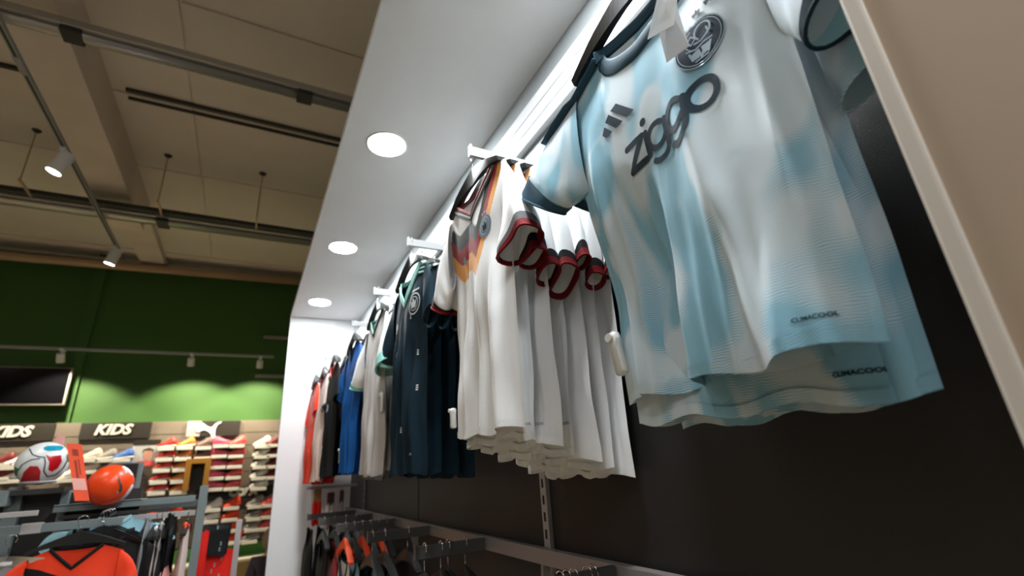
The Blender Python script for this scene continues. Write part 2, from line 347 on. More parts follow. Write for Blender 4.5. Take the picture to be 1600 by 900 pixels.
# ------------------------------------------------------------- shirts
class Shirt:
    """local frame: x = -b (towards the wall), y = a, z down from the arm"""
    def __init__(s, x, yy, label, cat='shirt', group=None, z0=None, rz=0, **k):
        d = dict(hw=.205, hwh=.20, neck=.105, zneck=-.155, zsh=-.20, vneck=.10, vback=.02, arm=-.40, hem=-.79, T=.022, folds=[], steps=[], mat='white', matb=None,
                 nu=70, nv=80, ns=.012, seed=0, col=None, sleeves=[], collar='white', vshape=False, hemwave=.006, cenh=0, slat='white', colr=.006, hemslope=0)
        d.update(k); s.__dict__.update(d)
        s.t = thing('football_shirt' if cat == 'shirt' else 'garment', (x, yy, z0 if z0 is not None else Z+.872), label, cat, group, rz)
        s.build()
    def ztop(s, a, front):
        c = abs(a)
        if c < s.neck:
            q = c/s.neck; d = s.vneck if front else s.vback
            return s.zneck - d*((1-q) if s.vshape and front else math.sqrt(max(0, 1-q*q)))
        return s.zneck - (s.zneck-s.zsh)*((c-s.neck)/(s.hw-s.neck))
    def hz(s, a): return s.hem + s.hemwave*math.sin(a*40+s.seed) + s.hemslope*a
    def B(s, a, z, front=True):
        zt = s.ztop(max(-s.hw, min(s.hw, a)), front); zb = s.hz(a)
        v = max(0., min(1., (z-zt)/(zb-zt)))
        hw = s.hw+(s.hwh-s.hw)*v; u = max(-1., min(1., (a-s.cenh*v)/hw))
        e = (1-abs(u)**5)
        nm = math.cos(min(1, abs(a)/(s.neck*1.15))*math.pi/2)**1 if abs(a) < s.neck*1.15 else 0
        sh = sst(v/.22)
        b = s.T*(1-abs(u)**3)*(sh+(1-sh)*.75*nm)
        for (a0, a1, sg, am, v0) in s.folds:
            c = a0+(a1-a0)*v; q = (a-c)/sg; b += am*math.exp(-q*q)*sst((v-v0)/.35)*min(1, e*1.6)
        if front:
            for (a0, a1, sg, am, v0) in s.steps:
                c = a0+(a1-a0)*v; b += am*sst(.5+(a-c)/sg)*sst((v-v0)/.4)
        else:
            b = -b*.8
            for (a0, a1, sg, am, v0) in s.steps:
                c = a0+(a1-a0)*v; b += am*sst(.5+(a-c)/sg)*sst((v-v0)/.4)
        if abs(u) > .93 and s.steps and not front: pass
        nz = noise.noise(Vector((a*9+s.seed*7, z*5, s.seed)))*s.ns + noise.noise(Vector((a*26+s.seed*3, z*9, s.seed+5)))*s.ns*.35
        return b + nz*min(1, .35+v)*(1 if front else .6)
    def P(s, a, z, off=0, front=True):
        return Vector((-(s.B(a, z, front)+off), a, z))
    def sheet(s, front):
        bm = bmesh.new(); G = []
        lay = bm.verts.layers.float_color.new('Col') if s.col else None
        for j in range(s.nv+1):
            row = []
            for i in range(s.nu+1):
                u = -1+2*i/s.nu; u = math.copysign(abs(u)**.92, u)
                at = s.hw*u; zt = s.ztop(at, front); v = j/s.nv
                a = (s.hw+(s.hwh-s.hw)*v)*u+s.cenh*v
                z = zt+(s.hz(a)-zt)*v
                p = s.P(a, z, 0, front)
                if front or True:
                    # close the side seam
                    k = sst((abs(u)-.90)/.10)
                    if k > 0:
                        f = s.P(a, z, 0, True).x; g = s.P(a, z, 0, False).x; p.x = p.x*(1-k)+(f+g)/2*k
                vt = bm.verts.new(p)
                if lay: vt[lay] = (*s.col(a, z, front), 1)
                row.append(vt)
            G.append(row)
        for j in range(s.nv):
            for i in range(s.nu):
                f = (G[j][i], G[j+1][i], G[j+1][i+1], G[j][i+1])
                bm.faces.new(f if front else f[::-1])
        return bm
    def build(s):
        o = obj('front_panel', s.sheet(True), s.mat, s.t, True)
        o = obj('back_panel', s.sheet(False), s.matb or s.mat, s.t, True)
        # hem band
        bm = bmesh.new(); ring = []
        n = s.nu
        for i in range(n+1):
            u = -1+2*i/n; a = s.hwh*u*.995+s.cenh; z = s.hz(a); k = sst((abs(u)-.9)/.1)
            p = s.P(a, z+.001, .0008); q = s.P(a, z+.016, .0016)
            f = s.P(a, z, 0, True).x; g = s.P(a, z, 0, False).x
            p.x = p.x*(1-k)+((f+g)/2)*k-.0006; q.x = q.x*(1-k)+((f+g)/2)*k-.0006
            ring.append((bm.verts.new(p), bm.verts.new(q)))
        for i in range(n): bm.faces.new((ring[i][0], ring[i+1][0], ring[i+1][1], ring[i][1]))
        obj('hem', bm, s.mat if s.mat != 'stripe' else 'white', s.t, True)
        if s.collar:
            cs = s.collar if isinstance(s.collar, (list, tuple)) else [s.collar]
            for ci, cm in enumerate(cs):
                pts = []; N = 26; off = ci*s.colr*1.9; sc_ = 1+off/s.neck*1.0
                for i in range(N+1):
                    a = s.neck*math.cos(math.pi*i/N); 
                    p = s.P(a*.995, s.ztop(a*.999, True), .002); p.z -= off*1.0; p.y *= sc_; pts.append(p)
                for i in range(1, N):
                    a = -s.neck*math.cos(math.pi*i/N)
                    p = s.P(a*.995, s.ztop(a*.999, False), .001, False); p.z += .006-off*.4; p.y *= sc_; pts.append(p)
                obj('collar', tube(pts, 1, 8, closed=True, flat=(.0028, s.colr)), cm, s.t, True)
        for sl in s.sleeves: s.sleeve(**sl)
    def sleeve(s, side, top, bot, r2=.035, b=0, mat=None, cuffs=None, inner=None, bulge=.02, bean=0, tb=.0, seed=0, cw=.022, top_mat=None):
        """top/bot: (a,z) of the cuff's upper and lower end; side=+1 far, -1 near"""
        A = Vector((0, side*(s.hw-.012), s.zsh+.003)); Bv = Vector((0, side*(s.hw-.012), s.arm))
        A1 = Vector((-b-tb, top[0], top[1])); B1 = Vector((-b, bot[0], bot[1]))
        N = 26; K = 16
        def ring(f, grow=0):
            t = A.lerp(A1, f); bo = Bv.lerp(B1, f)
            bl = math.sin(min(1, f)*math.pi)*bulge
            t = t+Vector((0, side*bl*.6, bl)); c = (t+bo)/2; e = (t-bo)/2
            rr = .014+(r2-.014)*sst(f*1.15)
            L = []
            for k in range(N):
                th = 2*math.pi*k/N
                rad = 1+grow
                d = math.cos(th)*e*(1+grow*.5)
                wob = (1+bean*math.cos(2*th+.6)*f)*rad
                xx = math.sin(th)*(rr+grow*.03)*wob + noise.noise(Vector((th, f*3, seed+s.seed)))*.006*math.sin(f*3)
                L.append(c+d+Vector((-xx - bean*.03*f*math.cos(th)**2, 0, 0)))
            return L
        def surf(f0, f1, k, grow=0, cap=False):
            bm = bmesh.new(); R = [[bm.verts.new(p) for p in ring(f0+(f1-f0)*i/k, grow)] for i in range(k+1)]
            for i in range(k):
                for j in range(N): bm.faces.new((R[i][j], R[i][(j+1) % N], R[i+1][(j+1) % N], R[i+1][j]))
            return bm
        m = mat or (s.mat if s.mat != 'stripe' else 'white')
        so = obj('sleeve', surf(0, 1, K), m, s.t, True)
        L = ((A1+B1)/2-(A+Bv)/2).length
        dw = cw/L
        if cuffs:
            f = 1.0-dw*.6*len(cuffs)
            for cm in cuffs:
                obj('cuff', surf(f, f+dw, 2, .05), cm, so, True); f += dw
            rim = ring(f, .04); obj('cuff_rim', tube(rim, .0028, 6, closed=True), cuffs[-1], so, True)
            if inner: obj('cuff_lining', surf(f-dw*1.6, f, 2, -.03), inner, so, True)
        else:
            rim = ring(1.0, .01); obj('cuff_rim', tube(rim, .0014, 6, closed=True), m, so, True)
    def print_(s, polys, m, name='print', off=.0016, grid=.007, label=None, parent=None):
        """polys in (a,z) local shirt coordinates, laid on the front panel"""
        bm = bmesh.new()
        for P in polys:
            try: bm.faces.new([bm.verts.new((0, a, z)) for a, z in P])
            except ValueError: pass
        bmesh.ops.triangulate(bm, faces=bm.faces[:])
        ys = [v.co.y for v in bm.verts]; zs = [v.co.z for v in bm.verts]
        y0 = math.floor(min(ys)/grid)*grid
        while y0 < max(ys):
            bmesh.ops.bisect_plane(bm, geom=bm.verts[:]+bm.edges[:]+bm.faces[:], plane_co=(0, y0, 0), plane_no=(0, 1, 0)); y0 += grid
        z0 = math.floor(min(zs)/grid)*grid
        while z0 < max(zs):
            bmesh.ops.bisect_plane(bm, geom=bm.verts[:]+bm.edges[:]+bm.faces[:], plane_co=(0, 0, z0), plane_no=(0, 0, 1)); z0 += grid
        for v in bm.verts: v.co = s.P(v.co.y, v.co.z, off)
        for f in bm.faces:
            f.normal_update()
            if f.normal.x > 0: f.normal_flip()
        o = obj(name, bm, m, parent or s.t, True)
        if label: o['label'] = label
        return o
    def text(s, st, ac, zc, size, m, name='lettering', bold=.0, grid=.007):
        me = text_poly_mesh(st, size, 0, bold)
        polys = [[(ac-me.vertices[i].co.x, zc+me.vertices[i].co.y) for i in p.vertices] for p in me.polygons]
        bpy.data.meshes.remove(me); return s.print_(polys, m, name, grid=grid)

def stroke(pts, w, closed=False, caps=True):
    out = []; pts = [Vector(p) for p in pts]; n = len(pts)
    for i in range(n if closed else n-1):
        a = pts[i]; b = pts[(i+1) % n]; d = (b-a)
        if d.length < 1e-6: continue
        q = Vector((-d.y, d.x)).normalized()*w/2; out.append([tuple(a+q), tuple(b+q), tuple(b-q), tuple(a-q)])
    for i, p in enumerate(pts):
        if caps or 0 < i < n-1 or closed: out.append([(p.x+w/2*math.cos(k*math.pi/5), p.y+w/2*math.sin(k*math.pi/5)) for k in range(10)])
    return out
def disc(cx, cz, r, n=28, r2=None): return [(cx+r*math.cos(2*math.pi*k/n), cz+(r2 or r)*math.sin(2*math.pi*k/n)) for k in range(n)]
def annulus(cx, cz, r0, r1, n=32, k=1):
    P = lambda r, i: (cx+r*math.cos(2*math.pi*i/n), cz+r*k*math.sin(2*math.pi*i/n))
    return [[P(r0, i), P(r1, i), P(r1, i+1), P(r0, i+1)] for i in range(n)]
def star(cx, cz, r):
    return [(cx+(r if k % 2 == 0 else r*.42)*math.sin(k*math.pi/5), cz+(r if k % 2 == 0 else r*.42)*math.cos(k*math.pi/5)) for k in range(10)]
def flip(polys, ac, zc, sc=1):     # glyph (s,t) -> (a,z)
    return [[(ac-x*sc, zc+y*sc) for x, y in P] for P in polys]
def arc(cx, cy, r, a0, a1, n=14, k=1): return [(cx+r*math.cos(math.radians(a0+(a1-a0)*i/n)), cy+k*r*math.sin(math.radians(a0+(a1-a0)*i/n))) for i in range(n+1)]
def g_glyph(): return stroke(arc(0, 0, 1, 50, 335, 16), .5)+stroke([(1.0, .75), (1.0, -1.2)]+arc(.0, -1.3, 1.0, 0, -140, 9, .8)[1:], .5)

# ---- the light blue shirts on the near arm
def blue_sleeves(k): return k
S1 = Shirt(.520, .415, 'front light blue football shirt with dark lettering, crest and white price tags', group='light blue shirts on the nearest arm',
    mat='bluebase', hw=.205, hwh=.212, neck=.112, zneck=-.150, zsh=-.185, vneck=.085, vback=.01, arm=-.40, hem=-.785, T=.020, nu=130, nv=120, seed=1, ns=.012, cenh=.017,
    collar=['navy_trim'], colr=.015, hemwave=.005,
    folds=[(-.03, -.10, .022, .016, .12), (-.12, -.155, .03, .020, .3), (.16, .165, .018, .014, .15), (.08, .085, .03, -.012, .2), (.0, -.03, .03, -.008, .45), (-.06, -.06, .022, -.012, .5), (-.155, -.175, .012, .012, .25), (-.075, -.045, .010, .010, .45), (.06, .075, .012, .010, .3), (.12, .135, .010, .010, .35), (-.025, -.015, .009, .007, .5), (.185, .18, .012, -.010, .2), (-.135, -.12, .018, .020, .62), (-.165, -.17, .012, -.014, .6)],
    steps=[(.022, .045, .028, -.048, .34)],
    sleeves=[dict(side=1, top=(.405, -.275), bot=(.285, -.395), r2=.036, cuffs=['navy_trim'], inner='navy_trim', seed=1, bulge=.012, bean=.15, cw=.04),
             dict(side=-1, top=(-.295, -.395), bot=(-.215, -.445), r2=.036, cuffs=['navy_print'], inner='sky', seed=2, bulge=.02, b=.0)])
S2 = Shirt(.580, .415, 'second light blue football shirt, its lower right corner sticking out behind the front one', group='light blue shirts on the nearest arm',
    mat='bluebase', hw=.208, hwh=.212, neck=.112, zneck=-.150, zsh=-.190, vneck=.075, vback=.01, arm=-.41, hem=-.828, T=.018, nu=80, nv=80, seed=4, ns=.012, cenh=.014,
    collar=['navy_trim'], colr=.009, hemslope=.03,
    folds=[(-.10, -.12, .03, .012, .2), (.05, .04, .03, .012, .3), (-.16, -.165, .02, -.014, .1)],
    sleeves=[dict(side=1, top=(.30, -.34), bot=(.24, -.41), r2=.03, cuffs=['navy_trim'], inner='navy_trim', seed=3),
             dict(side=-1, top=(-.262, -.475), bot=(-.200, -.505), r2=.022, seed=4)])
S3 = Shirt(.650, .445, 'rearmost light blue football shirt, closest to the dark wall', group='light blue shirts on the nearest arm',
    mat='bluebase', hw=.195, hwh=.17, neck=.112, zneck=-.150, zsh=-.190, vneck=.075, vback=.01, arm=-.41, hem=-.832, T=.016, nu=70, nv=60, seed=9, ns=.012,
    collar=['navy_trim'], colr=.009,
    folds=[(-.10, -.12, .03, .012, .2), (.05, .04, .03, .012, .3)],
    sleeves=[dict(side=1, top=(.28, -.36), bot=(.235, -.41), r2=.03, seed=3), dict(side=-1, top=(-.23, -.40), bot=(-.20, -.45), r2=.02, seed=4)])
for i, (x, yy) in enumerate(((.515, .415), (.590, .415), (.650, .445))):
    hanger(x, yy, Z+.877, ['black hanger in the front light blue shirt', 'black hanger in the second light blue shirt', 'black hanger in the rearmost light blue shirt'][i], 'hangers on the nearest arm')
# lettering: z i g g o
zc = -.415; X = .0215
S1.print_(flip(stroke([(-.8, .9), (.8, .9), (-.8, -.9), (.85, -.9)], .5), .052, -.418, X*1.1), 'navy_print', 'letter_z')
S1.print_(flip(stroke([(0, .95), (0, -.9)], .5)+[disc(0, 1.9, .32)], .0245, -.418, X), 'navy_print', 'letter_i')
S1.print_(flip(g_glyph(), .002, -.417, X*.92), 'navy_print', 'letter_g')
S1.print_(flip(g_glyph(), -.042, -.417, X*.97), 'navy_print', 'letter_g')
S1.print_(flip(stroke(arc(0, 0, 1.0, 0, 342, 20), .5, True), -.088, -.415, X), 'navy_print', 'letter_o')
# three slanted bars
bars = []
for i, h in enumerate((.42, .75, 1.08)):
    x0 = i*.62; sl = .52
    bars.append([(x0, 0), (x0+.50, 0), (x0+.50-sl*h, h), (x0-sl*h, h-.28)])
for bp_ in ([(.078, -.295), (.037, -.342), (.056, -.342), (.093, -.300)], [(.0985, -.3035), (.0665, -.342), (.0855, -.342), (.110, -.3125)], [(.115, -.318), (.0955, -.342), (.114, -.342), (.124, -.330)]):
    S1.print_([bp_], 'navy_print', 'slanted_bar', grid=.012)
cx, cz = -.100, -.334
cr = S1.print_([disc(cx, cz, .0375)], 'navy_print', 'crest', label='round dark crest with a silver figure')
S1.print_(annulus(cx, cz, .0335, .0348)+annulus(cx, cz, .0375, .0392), 'silver_print', 'crest_ring', off=.0024, grid=.01, parent=cr)
fig = stroke(arc(.25, .45, .38, -60, 230, 12), .09)+stroke([(.45, .45), (.5, .2), (.35, .1), (.1, .0), (-.2, .05)], .08)+stroke([(-.55, .3), (-.3, .55), (-.1, .3), (-.35, .1), (-.5, .35)], .07)
fig += stroke([(-.6, -.1), (-.2, -.25), (.2, -.15), (.6, -.2)], .07)+stroke([(-.5, -.3), (-.4, -.7), (-.1, -.35), (0, -.8), (.2, -.4), (.35, -.75), (.5, -.35)], .10)+[[(-.45, -.4), (-.05, -.3), (-.1, -.75), (-.4, -.72)], [(.05, -.3), (.45, -.35), (.35, -.72), (.1, -.75)]]
fig += stroke([(-.3, -.85), (.3, -.85)], .07)+stroke(arc(.0, .3, .6, 120, 250, 8), .05)
S1.print_(flip(fig, cx, cz, .033), 'silver_print', 'crest_figure', off=.0026, grid=.01, parent=cr)
S1.print_([star(cx-.004, cz+.052, .0085)], 'navy_print', 'star'); S1.print_([star(cx-.026, cz+.056, .0085)], 'navy_print', 'star')
S1.text('CLIMACOOL', -.150, -.752, .0062, 'navy_print', bold=.0002); S2.text('CLIMACOOL', -.138, -.803, .0072, 'navy_print', bold=.0003)
for S_, so_ in ((S1, 1), (S2, 1)):
    pp = [S_.P(so_*(.116+.083*k/8), S_.ztop(so_*(.116+.083*k/8), True)-.004, .003) for k in range(9)]
    top_ = Vector((0, .405, -.275)) if S_ is S1 else Vector((0, .30, -.34)); st_ = Vector((pp[-1].x, .193, S_.zsh+.003))
    pp += [st_.lerp(top_, f)+Vector((-.010*f, .006+.010*math.sin(f*3.1), .004+.012*math.sin(f*3.1))) for f in (.1, .2, .3, .4, .5)]
    obj('shoulder_stripe', tube(pp, 1, 8, flat=(.013, .0035)), 'navy_trim', S_.t, True)
# shoulder stripe bands (far shoulder)
def card(pts, th, m, par, name, label=None):
    bm = bmesh.new(); pts = [Vector(p) for p in pts]; nrm = (pts[1]-pts[0]).cross(pts[2]-pts[0]).normalized()*th
    A = [bm.verts.new(p) for p in pts]; B = [bm.verts.new(p+nrm) for p in pts]; n = len(pts)
    bm.faces.new(A); bm.faces.new(B[::-1])
    for i in range(n): bm.faces.new((A[i], B[i], B[(i+1) % n], A[(i+1) % n]))
    bmesh.ops.recalc_face_normals(bm, faces=bm.faces[:]); o = obj(name, bm, m, par)
    if label: o['label'] = label
    return o
def S1w(px, py, x):   # point of the photograph on the plane x (metres), in S1 local coordinates
    d = AX*(px-800)+AY*(py-450)+AZ*750.5; p = d*(x/d.x)+Vector((0, 0, EYE)); return p-Vector(S1.t.location)
ta = card([S1w(1030, -14, .452), S1w(1012, 62, .450), S1w(1053, 39, .455), S1w(1060, -14, .458)], .0007, 'paper', S1.t, 'price_tag', 'blank white swing tag')
tb = card([S1w(1040, 0, .458), S1w(1031, 55, .456), S1w(1042, 98, .455), S1w(1077, 72, .462), S1w(1052, -8, .464)], .0007, 'paper_grey', S1.t, 'price_tag', 'white printed swing tag hanging lower')
obj('tag_string', tube([S1w(1050, -30, .47), S1w(1040, 4, .455), S1w(1046, -2, .452), S1w(1055, -30, .47)], .0006, 5), 'paper', S1.t)
def security_tag(S, p, ang, sc=1):
    """white hard tag clipped on a side seam; p local, ang tilt in the wall plane"""
    bm = bmesh.new()
    n = 10; poly = [(.0, -.05), (.012, -.05), (.0135, -.045), (.0135, .02), (.010, .034)]
    prof = [(-.011, -.052), (.011, -.052), (.013, -.046), (.012, .005), (.014, .012), (.014, .024), (.009, .033), (-.009, .033), (-.014, .024), (-.014, .012), (-.012, .005), (-.013, -.046)]
    prism([(a*sc, z*sc) for a, z in prof], 'x', -.007, .007, bm)
    bmesh.ops.bevel(bm, geom=bm.edges[:], offset=.0022, segments=2, affect='EDGES')
    bmesh.ops.rotate(bm, matrix=Matrix.Rotation(ang, 3, 'X'), verts=bm.verts); bmesh.ops.translate(bm, vec=p, verts=bm.verts)
    o = obj('security_tag', bm, 'tag_plastic', S.t, True); o['label'] = 'white plastic security tag'
    bm = bmesh.new(); pr = [(.0095*math.cos(k*math.pi/8), .022+.008*math.sin(k*math.pi/8)) for k in range(16)]
    prism([(a*sc, z*sc) for a, z in pr], 'x', -.0125, -.004, bm); bmesh.ops.rotate(bm, matrix=Matrix.Rotation(ang, 3, 'X'), verts=bm.verts); bmesh.ops.translate(bm, vec=p, verts=bm.verts)
    obj('pin_head', bm, 'tag_plastic', o)
security_tag(S1, S1w(966, 545, .535)+Vector((-.004, 0, 0)), math.radians(-10), .88)

# ---- white shirts with black, red and gold chest bands
WH, BK, RD, GD = srgb(246, 247, 249), srgb(26, 27, 30), srgb(156, 16, 20), srgb(246, 170, 84)
def german(a, z, front):
    if not front: return WH
    if a > .0: z0 = -.222 + max(0, a-.10)*.75
    elif a > -.035: z0 = -.222 - .035 * (-a/.035)
    else: z0 = -.257 + (-a-.035)*1.9
    z0 += -.01
    q = (z0-z)/.047
    if q < 0: return WH
    if q < 1: return BK
    if q < 2: return RD
    if q < 3.1: return GD
    return WH
xs = [.495, .535, .578, .625, .672, .720, .764]
near = [((-.285, -.375), (-.185, -.435), .045), ((-.25, -.405), (-.20, -.445), .03), ((-.235, -.43), (-.185, -.475), .026), ((-.235, -.425), (-.18, -.50), .034), ((-.24, -.395), (-.20, -.43), .018), ((-.215, -.425), (-.19, -.47), .028), ((-.235, -.40), (-.20, -.44), .018)]
LBL = ['front white football shirt with black, red and gold chest bands and a round crest', 'second white shirt from the aisle on the same arm, its red edged cuff hanging open', 'third white shirt from the aisle, with a short dark red cuff',
       'fourth white shirt from the aisle, with the widest red edged cuff', 'fifth white shirt from the aisle on the arm', 'sixth white shirt from the aisle, third from the wall side of the row', 'white shirt closest to the dark wall, its hem lowest']
WS = []
for i, x in enumerate(xs):
    tp, bt, r2 = near[i]
    S = Shirt(x, 1.075, LBL[i], group='white football shirts on the second arm', mat='stripe' if i < 3 else 'white', col=german if i < 3 else None,
        hw=.195 if i < 5 else .212, hwh=(.192, .178, .198, .180, .196, .188, .192)[i], cenh=(0, .01, -.006, .012, -.004, .014, .0)[i], neck=.118, zneck=-.130, zsh=-.150, vneck=.085, vback=.012, vshape=True, arm=-.37, hem=-.800-.018*i, T=.017, seed=20+i*3, ns=.012,
        nu=110 if i < 1 else 60, nv=170 if i < 1 else (90 if i < 3 else 60), hemwave=.006,
        folds=[(.06+.01*math.sin(i*2), .075, .022, .012, .15), (-.05, -.05+.02*math.cos(i*1.7), .02+.008*math.sin(i*3), .008+.008*abs(math.sin(i*2.1)), .2), (.0, .01, .018, -.010, .25), (-.12, -.13+.02*math.sin(i*5), .018+.010*math.cos(i*2), .010+.010*abs(math.cos(i*1.3)), .3), (.14, .15, .02, .012, .3), (-.16, -.165+.01*math.cos(i*4), .015, -.014*math.sin(i*2.3), .3)],
        steps=[(.012, .075, .014, -.018, .0)] if i == 0 else [],
        collar=['red_trim', 'grey_trim'] if i == 0 else ['grey_trim', 'black_trim'], colr=.006,
        sleeves=[dict(side=-1, top=tp, bot=bt, r2=r2, cuffs=['black_trim' if i else 'grey_trim', 'red_trim'], inner='red_trim', seed=i, bulge=.015, bean=.3 if i in (0, 1, 3) else .1, cw=.012),
                 dict(side=1, top=(.315, -.36), bot=(.245, -.42), r2=.028, cuffs=['black_trim', 'red_trim'], inner='red_trim', seed=i+9, bulge=.015, cw=.014)])
    WS.append(S)
    hanger(x, 1.075, Z+.877, 'hanger holding the '+LBL[i].split(' with')[0].split(',')[0].replace(' on the same arm', ''), 'hangers on the second arm', hw=.17, drop=.07, slope=.07, hookm='chrome')
S = WS[0]; cx, cz = -.085, -.290
cr = S.print_([disc(cx, cz, .031)], 'silver_print', 'crest', label='round silver crest with a black eagle', grid=.006)
S.print_(annulus(cx, cz, .027, .0285)+annulus(cx, cz, .018, .0192), 'black_trim', 'crest_ring', off=.0024, parent=cr)
eag = [[(-.1, .5), (.1, .5), (.15, .1), (.5, .35), (.45, -.1), (.2, -.2), (.35, -.5), (.08, -.4), (0, -.6), (-.08, -.4), (-.35, -.5), (-.2, -.2), (-.45, -.1), (-.5, .35), (-.15, .1)]]
S.print_(flip(eag, cx, cz, .024), 'black_jersey', 'crest_eagle', off=.0026, parent=cr)
for k in (-1, 0, 1): S.print_([star(cx-k*.012, cz+.041+abs(k)*-.002, .0055)], 'silver_print', 'star')
S.print_(flip([[(0, 0), (.3, 0), (-.15, .9), (-.42, .78)], [(.45, 0), (.75, 0), (.15, 1.2), (-.12, 1.05)]], .075, -.335, .022), 'silver_print', 'bar_mark')
security_tag(WS[0], Vector((-.012, .175, -.735)), 0, .62)
for i in (1, 2, 3): WS[i].text('CLIMACOOL', -.14, -.79, .008, 'black_trim')

# ---- dark navy shirts
def marks(S, pts, m='mint_white'):
    polys = []
    for a, z in pts:
        for k in range(3): polys.append([(a-.004, z+k*.007), (a+.004, z+k*.007+.001), (a+.004, z+k*.007+.005), (a-.004, z+k*.007+.004)])
    S.print_(polys, m, 'woven_marks', grid=.02)
NV = []
for i, x in enumerate((.495, .545, .60, .66)):
    S = Shirt(x, 1.70+.01*i, ['front dark navy football shirt with mint V collar and silver crest', 'second dark navy shirt, behind the one with the mint collar', 'third dark navy shirt from the aisle', 'dark navy shirt with green patterned sleeve, nearest the wall'][i],
        group='dark navy shirts on the third arm', mat='navy', hw=.205, hwh=.20, neck=.12, zneck=-.150, zsh=-.175, vneck=.12, vback=.012, vshape=True, arm=-.40, hem=-.875-.006*i, T=.028, seed=50+i*4,
        nu=90 if i == 0 else 50, nv=60, ns=.014,
        folds=[(.02, .02, .02, .016, .1), (-.06, -.07, .022, .018, .2), (.10, .11, .018, .014, .2), (-.13, -.14, .02, .016, .3), (.06, .06, .015, -.012, .2), (-.02, -.025, .015, -.012, .2)],
        collar=['mint', 'mint'] if i == 0 else ['mint'], colr=.007,
        sleeves=[dict(side=1, top=(.38, -.41), bot=(.27, -.455), r2=.035, cuffs=['mint'], inner='mint', seed=i, cw=.02), dict(side=-1, top=(-.255, -.35), bot=(-.21, -.42), r2=.024, mat='green_jersey' if i == 3 else None, seed=i+4)])
    NV.append(S)
    hanger(x, 1.70+.01*i, Z+.877, ['black hanger in the front dark navy shirt', 'black hanger in the second dark navy shirt', 'black hanger in the third dark navy shirt', 'black hanger in the navy shirt nearest the wall'][i], 'hangers on the third arm')
S = NV[0]; cx, cz = -.125, -.310
cr = S.print_([disc(cx, cz, .040)], 'navy', 'crest', label='silver ringed crest with an eagle')
S.print_(annulus(cx, cz, .036, .040)+annulus(cx, cz, .024, .0265), 'mint_white', 'crest_ring', off=.0026, parent=cr)
S.print_(flip(eag, cx, cz, .034), 'mint_white', 'crest_eagle', off=.003, parent=cr)
for k in (-1, 0, 1, 2): S.print_([star(cx-k*.013+.006, cz+.052, .006)], 'mint_white', 'star')
tre = [[(0, -.2), (-.28, .2), (-.2, .7), (0, 1.0), (.2, .7), (.28, .2)], [(-.05, -.25), (-.5, -.2), (-.85, .15), (-.95, .55), (-.55, .5), (-.25, .2)], [(.05, -.25), (.5, -.2), (.85, .15), (.95, .55), (.55, .5), (.25, .2)], [(-.45, -.32), (.45, -.32), (.4, -.42), (-.4, -.42)], [(-.35, -.5), (.35, -.5), (.25, -.6), (-.25, -.6)]]
S.print_(flip(tre, .10, -.345, .028), 'mint_white', 'leaf_mark')
marks(S, [(.03, -.47), (-.02, -.60), (.11, -.66), (-.10, -.36), (-.15, -.50), (.0, -.74), (-.13, -.76), (.15, -.40), (.07, -.56), (-.16, -.62)])
S.text('CLIMACOOL', -.12, -.815, .009, 'mint_white')
for k in range(3):                                      # three mint stripes on the shoulder nearest the photographer
    P = [S.P(-.125-.0*k - t*.075, S.ztop(-.125-t*.075, True)-.006-k*.016, .003) for t in [j/6 for j in range(7)]]
    obj('shoulder_stripe', tube(P, 1, 6, flat=(.002, .0045)), 'mint', S.t, True)

# ---- grey and white shirts with mint cuffs, then royal blue, black, orange
def row(yy, xs_, specs, sleeve_col=None, **k):
    out = []
    for i, x in enumerate(xs_):
        lab, m, extra = specs[i]
        d = dict(hw=.205, hwh=.2, neck=.115, zneck=-.14, zsh=-.175, vneck=.09, vback=.012, vshape=True, arm=-.38, hem=-.85, T=.02, nu=44, nv=44, seed=yy*10+i,
                 folds=[(.02, .02, .02, .016, .1), (-.06, -.07, .022, .018, .2), (.10, .11, .018, .014, .2), (-.13, -.14, .02, .016, .3)],
                 sleeves=[dict(side=1, top=(.33, -.38), bot=(.24, -.44), r2=.03, seed=i), dict(side=-1, top=(-.30, -.38), bot=(-.22, -.43), r2=.03, seed=i+2)])
        d.update(k); d.update(extra)
        S = Shirt(x, yy, lab, mat=m, **d); out.append(S)
        hanger(x, yy, Z+.877, 'hanger inside the '+lab.split(' with')[0].split(',')[0], 'hangers further down the wall', m='black')
    return out
GS = row(2.29, (.50, .56, .63), [
    ('pale grey football shirt with a white sleeve and mint cuff', 'grey_jersey', dict(collar=['mint', 'black_trim'], hem=-.87, sleeves=[dict(side=1, top=(.42, -.40), bot=(.30, -.45), r2=.045, mat='white', cuffs=['mint'], inner='black_trim', cw=.03), dict(side=-1, top=(-.33, -.40), bot=(-.17, -.46), r2=.05, mat='white', cuffs=['mint'], inner='mint', cw=.03)])),
    ('second pale grey shirt behind the one with the mint cuff', 'grey_jersey', dict(collar=['mint'])),
    ('dark shirt behind the pale grey shirts', 'navy', dict(collar=['mint']))], group='grey shirts on the fourth arm')
RB = row(2.88, (.50, .57, .64), [
    ('front royal blue football shirt with a brown label at the neck', 'royal', dict(collar=['black_trim'], sleeves=[dict(side=1, top=(.40, -.34), bot=(.27, -.44), r2=.035), dict(side=-1, top=(-.32, -.34), bot=(-.22, -.42), r2=.035)])),
    ('second royal blue shirt, behind the front blue one', 'royal', dict(collar=['black_trim'])),
    ('grey shirt hanging behind the royal blue shirts', 'mid_grey', dict(collar=['black_trim'], hem=-.89))], group='royal blue shirts on the fifth arm')
RB[0].print_([[(-.08, -.33), (-.05, -.33), (-.05, -.30), (-.08, -.30)]], 'red_trim', 'emblem')
